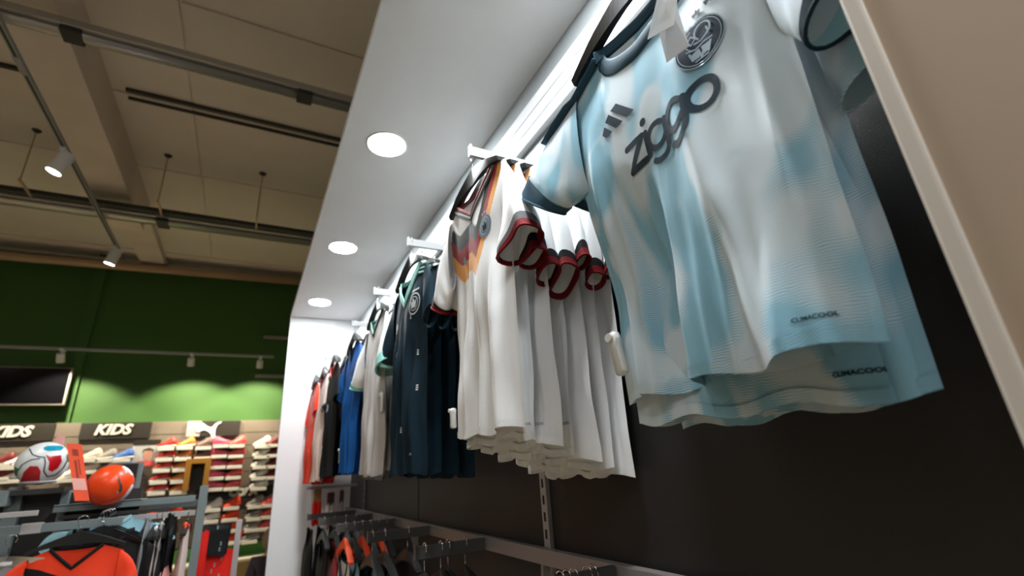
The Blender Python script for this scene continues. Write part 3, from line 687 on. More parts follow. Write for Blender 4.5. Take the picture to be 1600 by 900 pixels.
BL = row(3.45, (.475, .55, .62), [
    ('black football shirt with a grey chest emblem, before the orange ones', 'black_jersey', dict(collar=['orange_jersey'], hem=-.86)),
    ('black shirt with red side panel behind the front black one', 'black_jersey', dict(collar=['red_trim'])),
    ('dark red shirt near the wall behind the black shirts', 'red_trim', dict(collar=['red_trim']))], group='black shirts on the sixth arm')
BL[0].print_(annulus(.03, -.43, .018, .032, 20)+[disc(.03, -.43, .012)], 'silver_print', 'emblem')
OR = row(3.86, (.46, .53), [
    ('thin white and pink shirt between the black and orange shirts', 'pink_jersey', dict(collar=['red_trim'], hem=-.88)),
    ('red shirt behind the thin white one', 'red_jersey', dict(collar=['red_trim']))], group='shirts on the seventh arm')
OR2 = row(4.19, (.44, .51, .58), [
    ('bright orange football shirt closest to the white end panel', 'orange_jersey', dict(collar=['red_trim'], hem=-.89, sleeves=[dict(side=1, top=(.24, -.40), bot=(.215, -.46), r2=.03, cuffs=['orange_jersey']), dict(side=-1, top=(-.28, -.38), bot=(-.22, -.44), r2=.03)])),
    ('red orange shirt just behind the orange one at the far end', 'red_jersey', dict(collar=['red_trim'], hem=-.9, sleeves=[])),
    ('last red shirt at the far end, nearest the wall', 'red_jersey', dict(collar=['red_trim'], hem=-.9, sleeves=[]))], group='orange shirts on the last arm')
for S, p in ((RB[0], (-.015, .19, -.74)), (BL[0], (-.02, .12, -.70)), (GS[0], (-.01, -.19, -.57))): security_tag(S, Vector(p), 0, 1.0)

# ---- lower level hangers and garments
def wire_hanger(x, yy, lb, bar=Z-.218, m='black', n=0):
    return hanger(x, yy, bar, lb, 'empty hangers on the lower arms', hw=.17, m=m, drop=.085, slope=.07)
for i, x in enumerate((.545, .60, .625, .685)): wire_hanger(x, 1.69, ['empty black hanger nearest the tip of the lower arm', 'second empty black hanger from the tip', 'third empty black hanger from the tip', 'empty black hanger nearest the rail on that arm'][i])
for i, x in enumerate((.615, .632, .65, .685, .70)): wire_hanger(x, .99, ['hanger with a chrome hook at the bottom edge, leftmost of five', 'chrome hooked hanger second from left at the bottom edge', 'middle chrome hooked hanger of five at the bottom edge', 'fourth chrome hooked hanger at the bottom edge', 'rightmost chrome hooked hanger at the bottom edge'][i])
for i, x in enumerate((.51, .56, .66)): wire_hanger(x, 2.28, ['hanger with a long chrome hook left of the lower arm junction', 'middle hanger on the second lower arm', 'hanger close to the rail on the second lower arm'][i])
cols = ['grey_jersey', 'sky', 'navy', 'sky', 'navy', 'mid_grey']
for i in range(6):
    x = .50+i*.042
    wire = hanger(x, 2.86, Z-.218, ['orange hanger', 'black hanger'][i % 2]+' over the %s striped garment' % ['first', 'second', 'third', 'fourth', 'fifth', 'sixth'][i], 'hangers with striped garments', m='orange_card' if i % 2 == 0 else 'black', slope=.09)
    Shirt(x, 2.86, '%s garment from the aisle on the lower arm with orange hangers' % ['first grey', 'second pale blue', 'third dark', 'fourth pale blue', 'fifth dark', 'sixth grey'][i], 'garment', 'garments on the lower arms', Z-.218, mat=cols[i], hw=.16, hwh=.17, zneck=-.17, zsh=-.20, hem=-.70, T=.014, nu=30, nv=26, seed=i, collar=['black_trim'])
for i, (x, m, n) in enumerate(((.47, 'black_jersey', 'black'), (.53, 'red_jersey', 'bright red'), (.59, 'black_jersey', 'second black'), (.65, 'red_jersey', 'second red'))):
    Shirt(x, 3.42 if i < 2 else 3.40, n+' garment hanging low by the white end panel', 'garment', 'garments on the lower arms', Z-.218, mat=m, hw=.17, hwh=.18, zneck=-.13, zsh=-.18, hem=-.75, T=.02, nu=30, nv=26, seed=i+3, collar=['black_trim'])
    hanger(x, 3.42 if i < 2 else 3.40, Z-.218, 'black hanger in the '+n+' low garment', 'hangers with low garments', slope=.08)
for i, x in enumerate((.45, .52, .60)):
    Shirt(x, 3.95, ['black jacket hanging lowest by the end panel', 'dark garment behind the low black jacket', 'third dark garment at the far end of the lower rail'][i], 'garment', 'garments on the lower arms', Z-.218, mat='black_jersey', hw=.18, hwh=.19, zneck=-.10, zsh=-.15, hem=-.8, T=.03, nu=30, nv=26, seed=i+13, collar=['black_trim'])
# socks on hooks
t = thing('sock_rail', (.6, 4.2, Z-.02), 'short grey hook bar carrying packed socks below the far shirts', 'rail')
add('bar', box(.43, 4.15, Z-.065, .80, 4.17, Z-.045, .002), 'fixture_light', t)
def socks(x, yy, z, m, cm, lab, n=2):
    t = thing('sock_pack', (x, yy, z), lab, 'socks', 'packed football socks')
    add('header_card', box(x-.022*n/2-.004, yy-.012, z-.10, x+.022*n/2+.004, yy+.012, z-.01, .003), cm, t)
    for k in range(n):
        xx = x+(k-(n-1)/2)*.03
        pts = [(xx, yy, z-.08), (xx, yy, z-.12), (xx+.003, yy, z-.20), (xx+.001, yy-.004, z-.245), (xx, yy-.004, z-.26)]
        add('sock', tube(pts, [.012, .017, .019, .016, .006], 10), m, t, True)
    add('hook', tube([(x, yy, z-.01), (x, yy, z+.005), (x, 4.15, z+.008)], .002, 6), 'chrome', t)
socks(.505, 4.12, Z-.055, 'sock_red', 'gold_card', 'bright red socks in a brown band, left on the hook bar')
socks(.60, 4.12, Z-.085, 'sock_white', 'brown_card', 'cream socks in a dark brown band, middle of the hook bar')
socks(.68, 4.13, Z-.075, 'grey_jersey', 'brown_card', 'grey socks in a brown band, right on the hook bar', 1)

# ------------------------------------------------------------- ceiling services
def tray(yc, w, zt, h, lb, m='tray', dark=None, x0=-6.95, x1=.80, joints=()):
    t = thing('cable_tray', (-2, yc, zt), lb, 'cable tray')
    add('channel', box(x0, yc-w/2, zt, x1, yc+w/2, zt+h, .004), m, t)
    add('lower_tube', tube([(x0, yc, zt-.012), (x1, yc, zt-.012)], 1, 12, flat=(w*.3, .018)), 'tray', t, True)
    for jx in joints: add('coupler', box(jx-.05, yc-w*.42, zt-.035, jx+.05, yc+w*.42, zt+.004, .006), 'tray_dark', t)
    if dark: add('dark_channel', box(x0, yc-w/2-.07, zt+h*.3, x1, yc-w/2-.004, zt+h), 'tray_dark', t)  # dark strip along the near side of the tray
tray(3.03, .13, Z+2.57, .05, 'shiny metal tray crossing the upper left under the ceiling', joints=(-1.17, .10))
tray(5.45, .22, Z+2.57, .06, 'wide metal tray hung by rods across the middle of the ceiling', dark=True, joints=(-1.0,))
t = thing('ceiling_rail', (-.3, 4.2, CEIL), 'thin double rail fixed flat under the ceiling boards', 'rail')
add('rail', box(-1.19, 4.14, CEIL-.03, .9, 4.17, CEIL), 'tray_dark', t); add('rail', box(-1.19, 4.25, CEIL-.025, .9, 4.27, CEIL), 'tray_dark', t)
t = thing('ceiling_rail', (-3, 4.2, CEIL), 'thin rail on the ceiling left of the concrete beam', 'rail')
add('rail', box(-6.9, 4.20, CEIL-.03, -1.63, 4.23, CEIL), 'tray_dark', t)
for x, lb in ((-1.98, 'hanging rod left of the concrete beam'), (-1.0, 'hanging rod just right of the concrete beam'), (-.16, 'hanging rod in the middle of the ceiling')):
    t = thing('hanging_rod', (x, 5.06, CEIL), lb, 'rod')
    add('rod', cyl((x, 5.06, CEIL), (x, 5.30 if False else 5.06, Z+2.60), .006, .006, 8), 'pipe', t)
    add('flange', cyl((x, 5.06, CEIL-.03), (x, 5.06, CEIL), .012, .04, 12), 'tray_dark', t)
    add('foot', box(x-.008, 5.04, Z+2.58, x+.008, 5.38, Z+2.60), 'pipe', t)
def track_spot(x, yy, z, aim, lb, power, blend=.5, size=70, grp='track spotlights', col=(1, .95, .86), r=.045, L=.14, lit='lamp'):
    t = thing('spotlight', (x, yy, z), lb, 'spotlight', grp)
    d = (Vector(aim)-Vector((x, yy, z-.08))).normalized(); c = Vector((x, yy, z-.10))
    add('stem', cyl((x, yy, z), (x, yy, z-.10), .010, .010, 8), 'spot', t)
    add('gear_box', box(x-.018, yy-.06, z-.028, x+.018, yy+.06, z-.002, .003), 'spot', t)
    add('housing', cyl(c-d*L*.45, c+d*L*.55, r*.95, r, 20), 'spot', t, False)
    add('lamp_face', cyl(c+d*L*.551, c+d*(L*.551+.002), r*.86, r*.86, 20), lit, t)
    l = bpy.data.lights.new('spot_beam', 'SPOT'); l.energy = power; l.spot_size = math.radians(size); l.spot_blend = blend; l.color = col; l.shadow_soft_size = .04
    o = bpy.data.objects.new('spot_beam', l); C.objects.link(o); o.location = c+d*(L*.56+.01); o.rotation_euler = d.to_track_quat('-Z', 'Y').to_euler()
    return t
t = thing('light_track', (-1.42, 4, Z+2.42), 'thin lighting track running away from the camera at the upper left', 'light track')
add('track', box(-1.435, 1.5, Z+2.40, -1.405, 5.95, Z+2.43), 'track', t)
add('contact_slot', box(-1.427, 1.5, Z+2.3985, -1.413, 5.95, Z+2.402), 'tray_dark', t)
add('joiner', box(-1.438, 3.15, Z+2.394, -1.402, 3.30, Z+2.41, .003), 'track', t)
track_spot(-1.42, 4.1, Z+2.40, (-2.6, 4.2, 0.2), 'white track spotlight on the left, nearer one', SPOT_W, r=.05, L=.17)
track_spot(-1.42, 5.85, Z+2.40, (-2.4, 6.3, 0.2), 'white track spotlight at the far end of the same track', SPOT_W, r=.05, L=.17)
track_spot(-1.42, 2.2, Z+2.40, (-.9, 3.3, 1.2), 'spotlight above the frame, aimed at the ball stand', SPOT_W)
t = thing('pipe', (-2, 7.8, Z+2.9), 'beige pipe running across the top of the green wall', 'pipe')
add('run', tube([(-6.95, 7.8, Z+2.83), (.80, 7.8, Z+2.97)], .055, 12), 'pipe', t, True)
add('upper_strip', box(-6.95, 7.85, Z+3.01, .8, 7.95, Z+3.05), 'tray', t)
t = thing('light_track', (-2, 7.35, Z+1.66), 'thin pale lighting track in front of the green wall', 'light track')
RZ = Z+1.63; RY = 7.3
add('track', box(-7, RY-.015, RZ-.012, .2, RY+.015, RZ+.018), 'track', t)
for x, lb in ((-4.9, 'small spotlight on the green wall track, outside left'), (-3.4, 'small spotlight on the green wall track, just out of frame'), (-2.03, 'small spotlight on the green wall track above the screen'), (-.75, 'small spotlight on the green wall track above the cat sign'), (.04, 'small spotlight on the green wall track beside the white panel')):
    track_spot(x, RY, RZ, (x+.02, 8.0, Z+.42), lb, 130, blend=.4, size=112, grp='green wall spotlights', col=(1, .9, .66), r=.04, L=.10, lit='spot')
for x, z in ((.05, 2.09), (.0, 1.5)):
    t = thing('cable_duct', (x, 7.9, Z+z), ['short pale bar above the track by the white panel', 'short grey bar under the track by the white panel'][0 if z > 2 else 1], 'duct')
    add('bar', box(x, 7.95, Z+z-.03, x+.4, 8.0, Z+z+.01), 'track', t)

# ------------------------------------------------------------- far wall: slatwall, signs, screen, shoes
SW = 7.90
wb = bpy.data.objects['wall_back']
slat = thing('slat_wall', (-3, SW, 0), 'taupe slat wall carrying the shoes below the green paint', 'wall display')
zt = Z+.85; k = 0
while zt > .78:
    z1 = max(.66, zt-.172)
    add('slat', box(-6.9, SW, z1+.010, .6, SW+.03, zt, .002), 'shoe_wall', slat)
    add('groove_rail', box(-6.9, SW+.012, z1-.002, .6, SW+.03, z1+.012), 'groove', slat)
    zt = z1
add('backing', box(-6.9, SW+.031, .66, .6, 7.995, Z+.85), 'shoe_wall', slat)
pl = thing('plinth', (-3, 7.9, .4), 'green plinth strip below the shoe wall', 'plinth')
add('face', box(-6.9, 7.86, .42, .6, 7.99, .65), 'green_plinth', pl)
bn = thing('bench', (-.2, 7.5, 0), 'tan bench with a cream edge in front of the shoe wall', 'bench')
add('seat', box(-3.0, 7.45, Z-.875, .55, 7.85, Z-.845, .005), 'bench_edge', bn); add('front', box(-3.0, 7.47, .0, .55, 7.5, Z-.876), 'bench', bn)
def unp(px, py, Y):
    d = AX*(px-800)+AY*(py-450)+AZ*750.5; p = d*(Y/d.y); return Vector((p.x, p.y, p.z+EYE))
def sign_text(par, s, x, yy, z, size, m, name='lettering', shear=.25, bold=.012, depth=.01):
    me = text_poly_mesh(s, size, depth, bold, shear); bm = bmesh.new(); bm.from_mesh(me); bpy.data.meshes.remove(me)
    bmesh.ops.rotate(bm, matrix=Matrix.Rotation(math.pi/2, 3, 'X'), verts=bm.verts); bmesh.ops.translate(bm, vec=(x, yy, z), verts=bm.verts)
    return add(name, bm, m, par)
for (a, b, lb) in (((148, 668), (211, 686), 'dark sign with cream KIDS lettering in the middle of the shoe wall'), ((-22, 669), (60, 692), 'dark sign with cream KIDS lettering at the left edge')):
    p = unp(*a, 7.86); q = unp(*b, 7.86)
    cx_ = (p.x+q.x)/2; czz = (p.z+q.z)/2
    t = thing('sign', (cx_, 7.86, czz), lb, 'sign')
    add('board', box(cx_-.35, 7.86, Z+.645, cx_+.36, 7.89, Z+.845, .003), 'sign', t)
    sign_text(t, 'KIDS', cx_-.03, 7.85, Z+.752, .17, 'sign_text', bold=.006)
# white leaping cat sign
p = unp(327, 673, 7.86)
t = thing('sign', (p.x, 7.86, p.z), 'dark sign with a white leaping cat above the pink shoes', 'sign')
add('board', box(p.x-.10, 7.86, Z+.645, p.x+.36, 7.89, Z+.845, .003), 'sign', t)
add('pale_board', box(p.x-.26, 7.862, Z+.645, p.x-.105, 7.89, Z+.845, .003), 'fixture_light', t)
cat = [(-.50, .36), (-.38, .42), (-.20, .38), (-.02, .22), (.10, .16), (.18, .20), (.26, .34), (.36, .42), (.50, .46), (.48, .38), (.38, .32), (.33, .20), (.30, .06), (.30, -.12), (.34, -.32), (.30, -.44), (.22, -.38), (.14, -.16), (.02, -.02), (-.12, .04), (-.22, .02), (-.34, -.06), (-.44, .0), (-.46, .12), (-.40, .22), (-.48, .26)]
add('leaping_cat', prism([(p.x-.02+x*.30, Z+.715+z*.26) for x, z in cat], 'y', 7.845, 7.86), 'sign_white', t)
p = unp(380, 769, 7.86); t = thing('sign', (p.x, 7.86, p.z), 'narrow dark sign with pale COPA lettering between the shoe rows', 'sign')
add('board', box(p.x-.55, 7.865, p.z-.075, p.x+.50, 7.89, p.z+.07), 'sign', t); sign_text(t, 'COPA', p.x, 7.855, p.z, .12, 'sign_text', shear=0)
# screen
p = unp(115, 575, 7.75)
t = thing('television', (p.x-.6, 7.75, Z+1.3), 'large black television screen on the green wall at the left', 'television')
tv = [box(-4.05, 7.74, Z+1.045, -2.005, 7.80, Z+1.50, .01)]
add('bezel', tv[0], 'screen_frame', t); add('glass', box(-4.03, 7.732, Z+1.065, -2.025, 7.745, Z+1.485, .002), 'screen', t)
add('mount', box(-3.2, 7.80, Z+1.15, -2.8, 7.99, Z+1.45), 'black', t)
# shoes
def shoe_mesh():
    bm = bmesh.new(); N = 14; secs = []
    S_ = [(-.5, .05, .22, .0), (-.46, .16, .42, .0), (-.34, .19, .55, .0), (-.2, .185, .52, .0), (-.05, .18, .40, .0), (.12, .20, .32, .0), (.28, .215, .25, .0), (.42, .17, .18, .01), (.5, .05, .10, .03)]
    for x, w, h, z0 in S_:
        ring = []
        for k in range(N):
            th = 2*math.pi*k/N; cx2 = math.cos(th); sx = math.sin(th)
            yy = w*math.copysign(abs(cx2)**.7, cx2); zz = z0+h/2+h/2*math.copysign(abs(sx)**.7, sx)
            if sx > .3: yy *= .62
            ring.append(bm.verts.new((x, yy, zz)))
        secs.append(ring)
    for a, b in zip(secs[:-1], secs[1:]):
        for k in range(N): bm.faces.new((a[k], a[(k+1) % N], b[(k+1) % N], b[k]))
    bm.faces.new(secs[0]); bm.faces.new(secs[-1]); bmesh.ops.recalc_face_normals(bm, faces=bm.faces[:])
    return bm
def part_mesh(nm, bm, m):
    o = obj(nm, bm, m, None, True); me = o.data; bpy.data.objects.remove(o); return me
def lacebm():
    bm = bmesh.new()
    for i in range(4): tube([(-.12+i*.08, -.07, .50-i*.045), (-.10+i*.08, 0, .525-i*.05), (-.12+i*.08, .07, .50-i*.045)], .012, 5, bm)
    return bm
def solebm():
    o = [(-.5, .04), (-.47, .14), (-.3, .19), (-.05, .165), (.2, .21), (.38, .2), (.49, .09), (.52, 0)]
    return prism([(x, yv) for x, yv in o]+[(x, -yv) for x, yv in o[::-1][1:]], 'z', -.03, .06)
shoe_cache = {}
def shoe(px, py, m, lb, Y=7.72, L=.225, grp='shoes on the wall', sole='s_white', flipx=False, strip=True, rz=None, dy=7):
    key = m
    if key not in shoe_cache:
        shoe_cache[key] = (part_mesh('upper', shoe_mesh(), m), part_mesh('sole', solebm(), m if m in ('s_pink', 's_coral', 's_hot', 's_dkbrown', 's_dkred') else sole), part_mesh('laces', lacebm(), 'shoe_strip' if m != 's_white' else 's_grey'))
    p = unp(px, py+dy, Y)
    t = thing('football_boot' if m in ('s_red', 's_orange', 's_hot') else 'sports_shoe', p, lb, 'shoe', grp)
    t.scale = (L*.95, L, L*.90); t.rotation_euler.z = (math.pi if not flipx else 0)+random.uniform(-.12, .12)+.2; t.rotation_euler.y = .10 if not flipx else -.1
    for nm, me in zip(('upper', 'sole', 'laces'), shoe_cache[key]):
        o = bpy.data.objects.new(nm, me); C.objects.link(o); o.parent = t
    if strip:
        w_ = L*.42
        s = thing('shoe_shelf', (p.x, Y, p.z-.03), 'shelf under '+lb, 'shelf', 'shelves on the shoe wall')
        add('ledge', box(p.x-w_, Y-.07, p.z-.02, p.x+w_, SW, p.z-.014), 'fixture_dark', s)
        add('price_strip', box(p.x-w_*.94, Y-.085, p.z-.052, p.x+w_*.94, Y-.07, p.z-.010, .004), 'shoe_strip', s)
ordn = ['top', 'second', 'third', 'fourth', 'fifth', 'sixth']
def col(pts, m, desc, **k):
    for i, (px, py) in enumerate(pts): shoe(px, py, m, '%s, %s in its column' % (desc, ordn[i]), **k)
col([(261, 691), (258, 708), (254, 725), (249, 743), (246, 760)], 's_red', 'red and white shoe right of the portrait poster')
col([(290, 690), (287, 707), (284, 724), (281, 742), (280, 759)], 's_orange', 'orange shoe left of the mustard frame')
col([(319, 690), (317, 706)], 's_dkbrown', 'dull brown shoe above the mustard frame')
col([(346, 687), (343, 703), (341, 720), (338, 737), (336, 754)], 's_pink', 'pink shoe under the cat sign', flipx=True)
col([(371, 687), (369, 703), (367, 719), (365, 736), (362, 753)], 's_coral', 'coral shoe right of the pink ones')
col([(410, 688), (409, 704), (407, 720), (405, 737), (404, 753)], 's_white', 'white shoe in the column by the white panel', L=.24)
col([(429, 686), (428, 702), (427, 719), (426, 736)], 's_dkred', 'dark red shoe at the edge of the white panel')
col([(333, 786), (329, 804)], 's_white', 'white shoe on the lower rows')
col([(362, 783), (359, 801), (362, 818), (365, 836)], 's_hot', 'hot orange shoe on the lower rows')
col([(399, 781), (397, 800), (394, 817), (390, 835)], 's_grey', 'grey shoe on the lower rows near the child')
col([(420, 779), (418, 797), (416, 815)], 's_coral', 'pale red shoe low beside the white panel')
col([(4, 716), (2, 738)], 's_dkred', 'dark red shoe at the left edge')
col([(22, 720), (19, 741)], 's_white', 'white shoe left of the football')
col([(142, 709), (139, 727)], 's_cream', 'cream shoe right of the orange card')
col([(166, 709), (164, 728)], 's_grey', 'grey brown shoe above the orange ball')
col([(192, 709), (189, 728)], 's_blue', 'blue grey shoe left of the portrait poster')
col([(103, 740)], 's_white', 'white shoe behind the football')
col([(248, 793), (270, 797)], 's_hot', 'orange shoe behind the clothes rack')
col([(385, 700), (440, 700)][:0], 's_white', 'x')
# portrait poster
p = unp(227, 708, 7.75); t = thing('poster', p, 'small poster with a printed portrait under a dark header', 'poster')
add('sheet', box(p.x-.14, 7.75, p.z-.15, p.x+.14, 7.765, p.z+.10), 'paper', t); add('header', box(p.x-.14, 7.745, p.z+.10, p.x+.14, 7.77, p.z+.16), 'sign', t)
add('printed_face', prism(disc(p.x+.03, p.z-.02, .05, 20, .07), 'y', 7.747, 7.75), 'portrait_skin', t)
add('printed_shoulders', prism([(p.x-.13, p.z-.15), (p.x-.08, p.z-.10), (p.x+.02, p.z-.085), (p.x+.10, p.z-.10), (p.x+.13, p.z-.15)], 'y', 7.748, 7.75), 's_coral', t)
add('printed_hair', prism([(p.x-.03, p.z+.0), (p.x-.025, p.z+.045), (p.x+.03, p.z+.065), (p.x+.08, p.z+.04), (p.x+.085, p.z-.01), (p.x+.07, p.z+.025), (p.x-.01, p.z+.03)], 'y', 7.746, 7.7495), 'portrait_hair', t)
# mustard framed niche with a dark figure
p = unp(309, 740, 7.72); t = thing('display_niche', p, 'mustard framed niche with a dark display figure', 'display')
for a, b, c_, d_ in ((-.135, .12, .135, .18), (-.135, -.20, -.075, .12), (.075, -.20, .135, .12)): add('frame_side', box(p.x+a, 7.60, p.z+b, p.x+c_, 7.89, p.z+d_), 'mustard', t)
add('figure', prism([(p.x-.08, p.z-.20), (p.x-.07, p.z-.02), (p.x-.04, p.z+.02), (p.x-.03, p.z+.07), (p.x+.02, p.z+.09), (p.x+.04, p.z+.02), (p.x+.07, p.z-.02), (p.x+.08, p.z-.20)], 'y', 7.78, 7.84), 'dark_fig', t)

# ------------------------------------------------------------- child by the bench, mostly hidden by the end panel
def person():
    bx_, by_ = .285, 4.95; t = thing('person', (bx_, by_, 0), 'child with light brown hair in a dark jacket, half hidden by the white end panel', 'person')
    def skin(name, verts, edges_, rad, m, sub=2):
        me = bpy.data.meshes.new(name); me.from_pydata(verts, edges_, []); o = bpy.data.objects.new(name, me); C.objects.link(o); o.parent = t
        o.modifiers.new('s', 'SKIN'); sl = me.skin_vertices[0].data
        for i, r in enumerate(rad): sl[i].radius = (r, r) if not isinstance(r, tuple) else r
        sl[0].use_root = True; sb = o.modifiers.new('b', 'SUBSURF'); sb.levels = sb.render_levels = sub
        me.materials.append(MT[m])
        for m_ in o.modifiers: pass
        return o
    h = .98
    V = [(0, 0, .50), (0, 0, .62), (0, .01, .74), (0, .01, .80), (0, 0, .86), (0, -.005, .93),
         (-.07, 0, .47), (-.08, -.01, .27), (-.08, .01, .06), (-.085, -.06, .03),
         (.07, 0, .47), (.08, -.01, .27), (.08, .01, .06), (.085, -.06, .03),
         (-.12, .01, .755), (-.155, .01, .60), (-.15, -.05, .46), (.12, .01, .755), (.155, .01, .60), (.15, -.05, .46)]
    E_ = [(0, 1), (1, 2), (2, 3), (3, 4), (4, 5), (0, 6), (6, 7), (7, 8), (8, 9), (0, 10), (10, 11), (11, 12), (12, 13), (2, 14), (14, 15), (15, 16), (2, 17), (17, 18), (18, 19)]
    R_ = [.085, .08, .085, .035, .075, .07, .06, .045, .032, .03, .06, .045, .032, .03, .04, .03, .022, .04, .03, .022]
    skin('body', V, E_, R_, 'skin')
    J = [(0, 0, .46), (0, 0, .60), (0, .01, .74), (0, .01, .79), (-.125, .01, .755), (-.16, .01, .60), (-.153, -.045, .49), (.125, .01, .755), (.16, .01, .60), (.153, -.045, .49)]
    skin('jacket', J, [(0, 1), (1, 2), (2, 3), (2, 4), (4, 5), (5, 6), (2, 7), (7, 8), (8, 9)], [.115, .105, .105, .055, .055, .043, .036, .055, .043, .036], 'jacket')
    T_ = [(0, 0, .50), (-.07, 0, .46), (-.08, -.01, .27), (-.08, .01, .08), (.07, 0, .46), (.08, -.01, .27), (.08, .01, .08)]
    skin('trousers', T_, [(0, 1), (1, 2), (2, 3), (0, 4), (4, 5), (5, 6)], [.10, .075, .058, .05, .075, .058, .05], 'trousers')
    bm = bmesh.new(); bmesh.ops.create_uvsphere(bm, u_segments=24, v_segments=16, radius=.088)
    for v in bm.verts:
        v.co.z *= 1.12; v.co.y *= 1.08
        if v.co.y > .02 and v.co.z < .0: v.co.z *= 1.1
        v.co += v.normal*noise.noise(v.co*40)*.004
    bmesh.ops.delete(bm, geom=[v for v in bm.verts if v.co.y > .035 and v.co.z < .035], context='VERTS')
    bmesh.ops.translate(bm, vec=(0, -.004, .915), verts=bm.verts)
    obj('hair', bm, 'hair', t, True)
    bm = bmesh.new()
    for sx in (-1, 1):
        m4 = Matrix.Translation((sx*.028, .072, .895)); bmesh.ops.create_uvsphere(bm, u_segments=8, v_segments=6, radius=.008, matrix=m4)
    obj('eye', bm, 'black', t, True)
    bm = bmesh.new(); tube([(0, .07, .895), (0, .086, .872), (0, .078, .866)], [.006, .009, .006], 8, bm); obj('nose', bm, 'skin', t, True)
    obj('mouth', tube([(-.018, .074, .845), (0, .079, .843), (.018, .074, .845)], .003, 6), 's_coral', t, True)
    for k, sx in enumerate((-1, 1)):
        bm = bmesh.new(); box(sx*.083-.03, -.10, 0, sx*.083+.03, .06, .05, .012, bm); obj('shoe', bm, 's_black', t)
        bm = bmesh.new(); c = Vector((sx*.15, -.052, .455))
        tube([c+Vector((0, 0, .02)), c+Vector((0, -.004, -.02)), c+Vector((0, -.012, -.045))], [.016, .02, .012], 8, bm)
        for f in range(4):
            q = c+Vector((0, -.016+f*.011-.012, -.035)); l_ = (.030, .036, .038, .030)[f]
            tube([q, q+Vector((-sx*.003, -.002, -l_*.5)), q+Vector((-sx*.010, -.002, -l_))], [.006, .0055, .004], 6, bm)
        tube([c+Vector((-sx*.004, -.014, -.005)), c+Vector((-sx*.012, -.028, -.022)), c+Vector((-sx*.014, -.030, -.036))], [.007, .006, .004], 6, bm)
        obj('hand', bm, 'skin', t, True)
person()

# ------------------------------------------------------------- ball stand and racks at lower left (Y about 3.1)
GY = 3.1
st = thing('display_stand', (-.75, GY+.1, 0), 'grey display stand with dark back panels carrying the footballs', 'display stand')
for x0, x1 in ((-1.35, -.93), (-.885, -.745), (-.715, -.44)):
    add('back_panel', box(x0, GY+.08, .1, x1, GY+.10, Z+.02), 'fixture_dark', st)
for x0, x1, m in ((-.935, -.88, 'fixture'), (-.745, -.715, 'fixture')): add('post', box(x0, GY+.05, 0, x1, GY+.11, Z+(.058 if x0 < -.9 else .03), .003), m, st)
add('top_shelf', box(-1.35, GY-.02, Z+.02, -.72, GY+.10, Z+.045, .003), 'fixture_dark', st)
add('side_box', box(-.96, GY-.04, Z-.02, -.905, GY+.05, Z+.045, .004), 'fixture', st)
add('cross_bar', box(-.745, GY-.02, Z-.062, -.2, GY+.0, Z-.032, .002), 'fixture', st)
add('shelf', box(-.745, GY-.02, Z-.040, -.42, GY+.15, Z-.030, .002), 'fixture', st)
add('cross_bar', box(-.72, GY-.02, Z-.095, -.30, GY+.0, Z-.078, .002), 'fixture_dark', st)
add('hanging_bar', box(-1.3, GY-.16, Z-.132, -.46, GY-.13, Z-.098, .002), 'fixture', st)
add('bar_end', box(-.80, GY-.165, Z-.134, -.735, GY-.125, Z-.093, .002), 'fixture_light', st)
add('arm', box(-1.3, GY-.26, Z-.062, -.735, GY-.24, Z-.042, .002), 'fixture_light', st)
# second rack behind (posts at right)
rk = thing('clothes_rack', (-.1, 3.25, 0), 'grey clothes rack with tall posts beside the white end panel', 'clothes rack')
add('post', box(-.185, 3.05, 0, -.150, 3.09, Z+.01, .002), 'fixture', rk)
add('post', box(-.005, 3.5, 0, .025, 3.54, Z-.19, .002), 'fixture_light', rk)
add('rail', box(-.50, 3.06, Z-.125, -.19, 3.08, Z-.100, .002), 'fixture_light', rk)
add('rail', box(-.40, 3.12, Z-.085, -.15, 3.14, Z-.055, .002), 'fixture', rk)
add('base', box(-.5, 3.0, 0, .03, 3.55, .04), 'fixture_dark', rk)
def ball(px, py, Dc, r, lb, base, rot=(0, 0, 0)):
    d = AX*(px-800)+AY*(py-450)+AZ*750.5; c = d*(Dc/750.5)+Vector((0, 0, EYE))
    t = thing('football', (c.x, c.y, c.z-r), lb, 'ball')
    bm = bmesh.new(); bmesh.ops.create_icosphere(bm, subdivisions=4, radius=r, matrix=Matrix.Translation((0, 0, r)))
    obj('shell', bm, base, t, True)
    return t, c, r
def on_ball(t, c, r, polys, m, name, lift=.0012, grid=None):
    """polys in (right, up) offsets from the centre as the photograph shows it, radius units, wrapped on the sphere"""
    v = (c-Vector((0, 0, EYE))).normalized(); rt = v.cross(Vector((0, 0, 1))).normalized(); rt = rt; up = rt.cross(v)
    bm = bmesh.new()
    for P in polys: bm.faces.new([bm.verts.new((x, y_, 0)) for x, y_ in P])
    bmesh.ops.triangulate(bm, faces=bm.faces[:]); g = .12; k = -1.2
    while k < 1.2:
        bmesh.ops.bisect_plane(bm, geom=bm.verts[:]+bm.edges[:]+bm.faces[:], plane_co=(k, 0, 0), plane_no=(1, 0, 0))
        bmesh.ops.bisect_plane(bm, geom=bm.verts[:]+bm.edges[:]+bm.faces[:], plane_co=(0, k, 0), plane_no=(0, 1, 0)); k += g
    for q in bm.verts:
        x, y_ = q.co.x, q.co.y; rr = min(.985, math.hypot(x, y_)); s = rr/max(1e-6, math.hypot(x, y_)); x *= s; y_ *= s
        n_ = rt*x+up*y_-v*math.sqrt(max(0, 1-x*x-y_*y_)); q.co = n_*(r+lift)+Vector((0, 0, r))
    for f in bm.faces:
        f.normal_update()
        if f.normal.dot(f.calc_center_median()-Vector((0, 0, r))) < 0: f.normal_flip()
    return obj(name, bm, m, t, True)
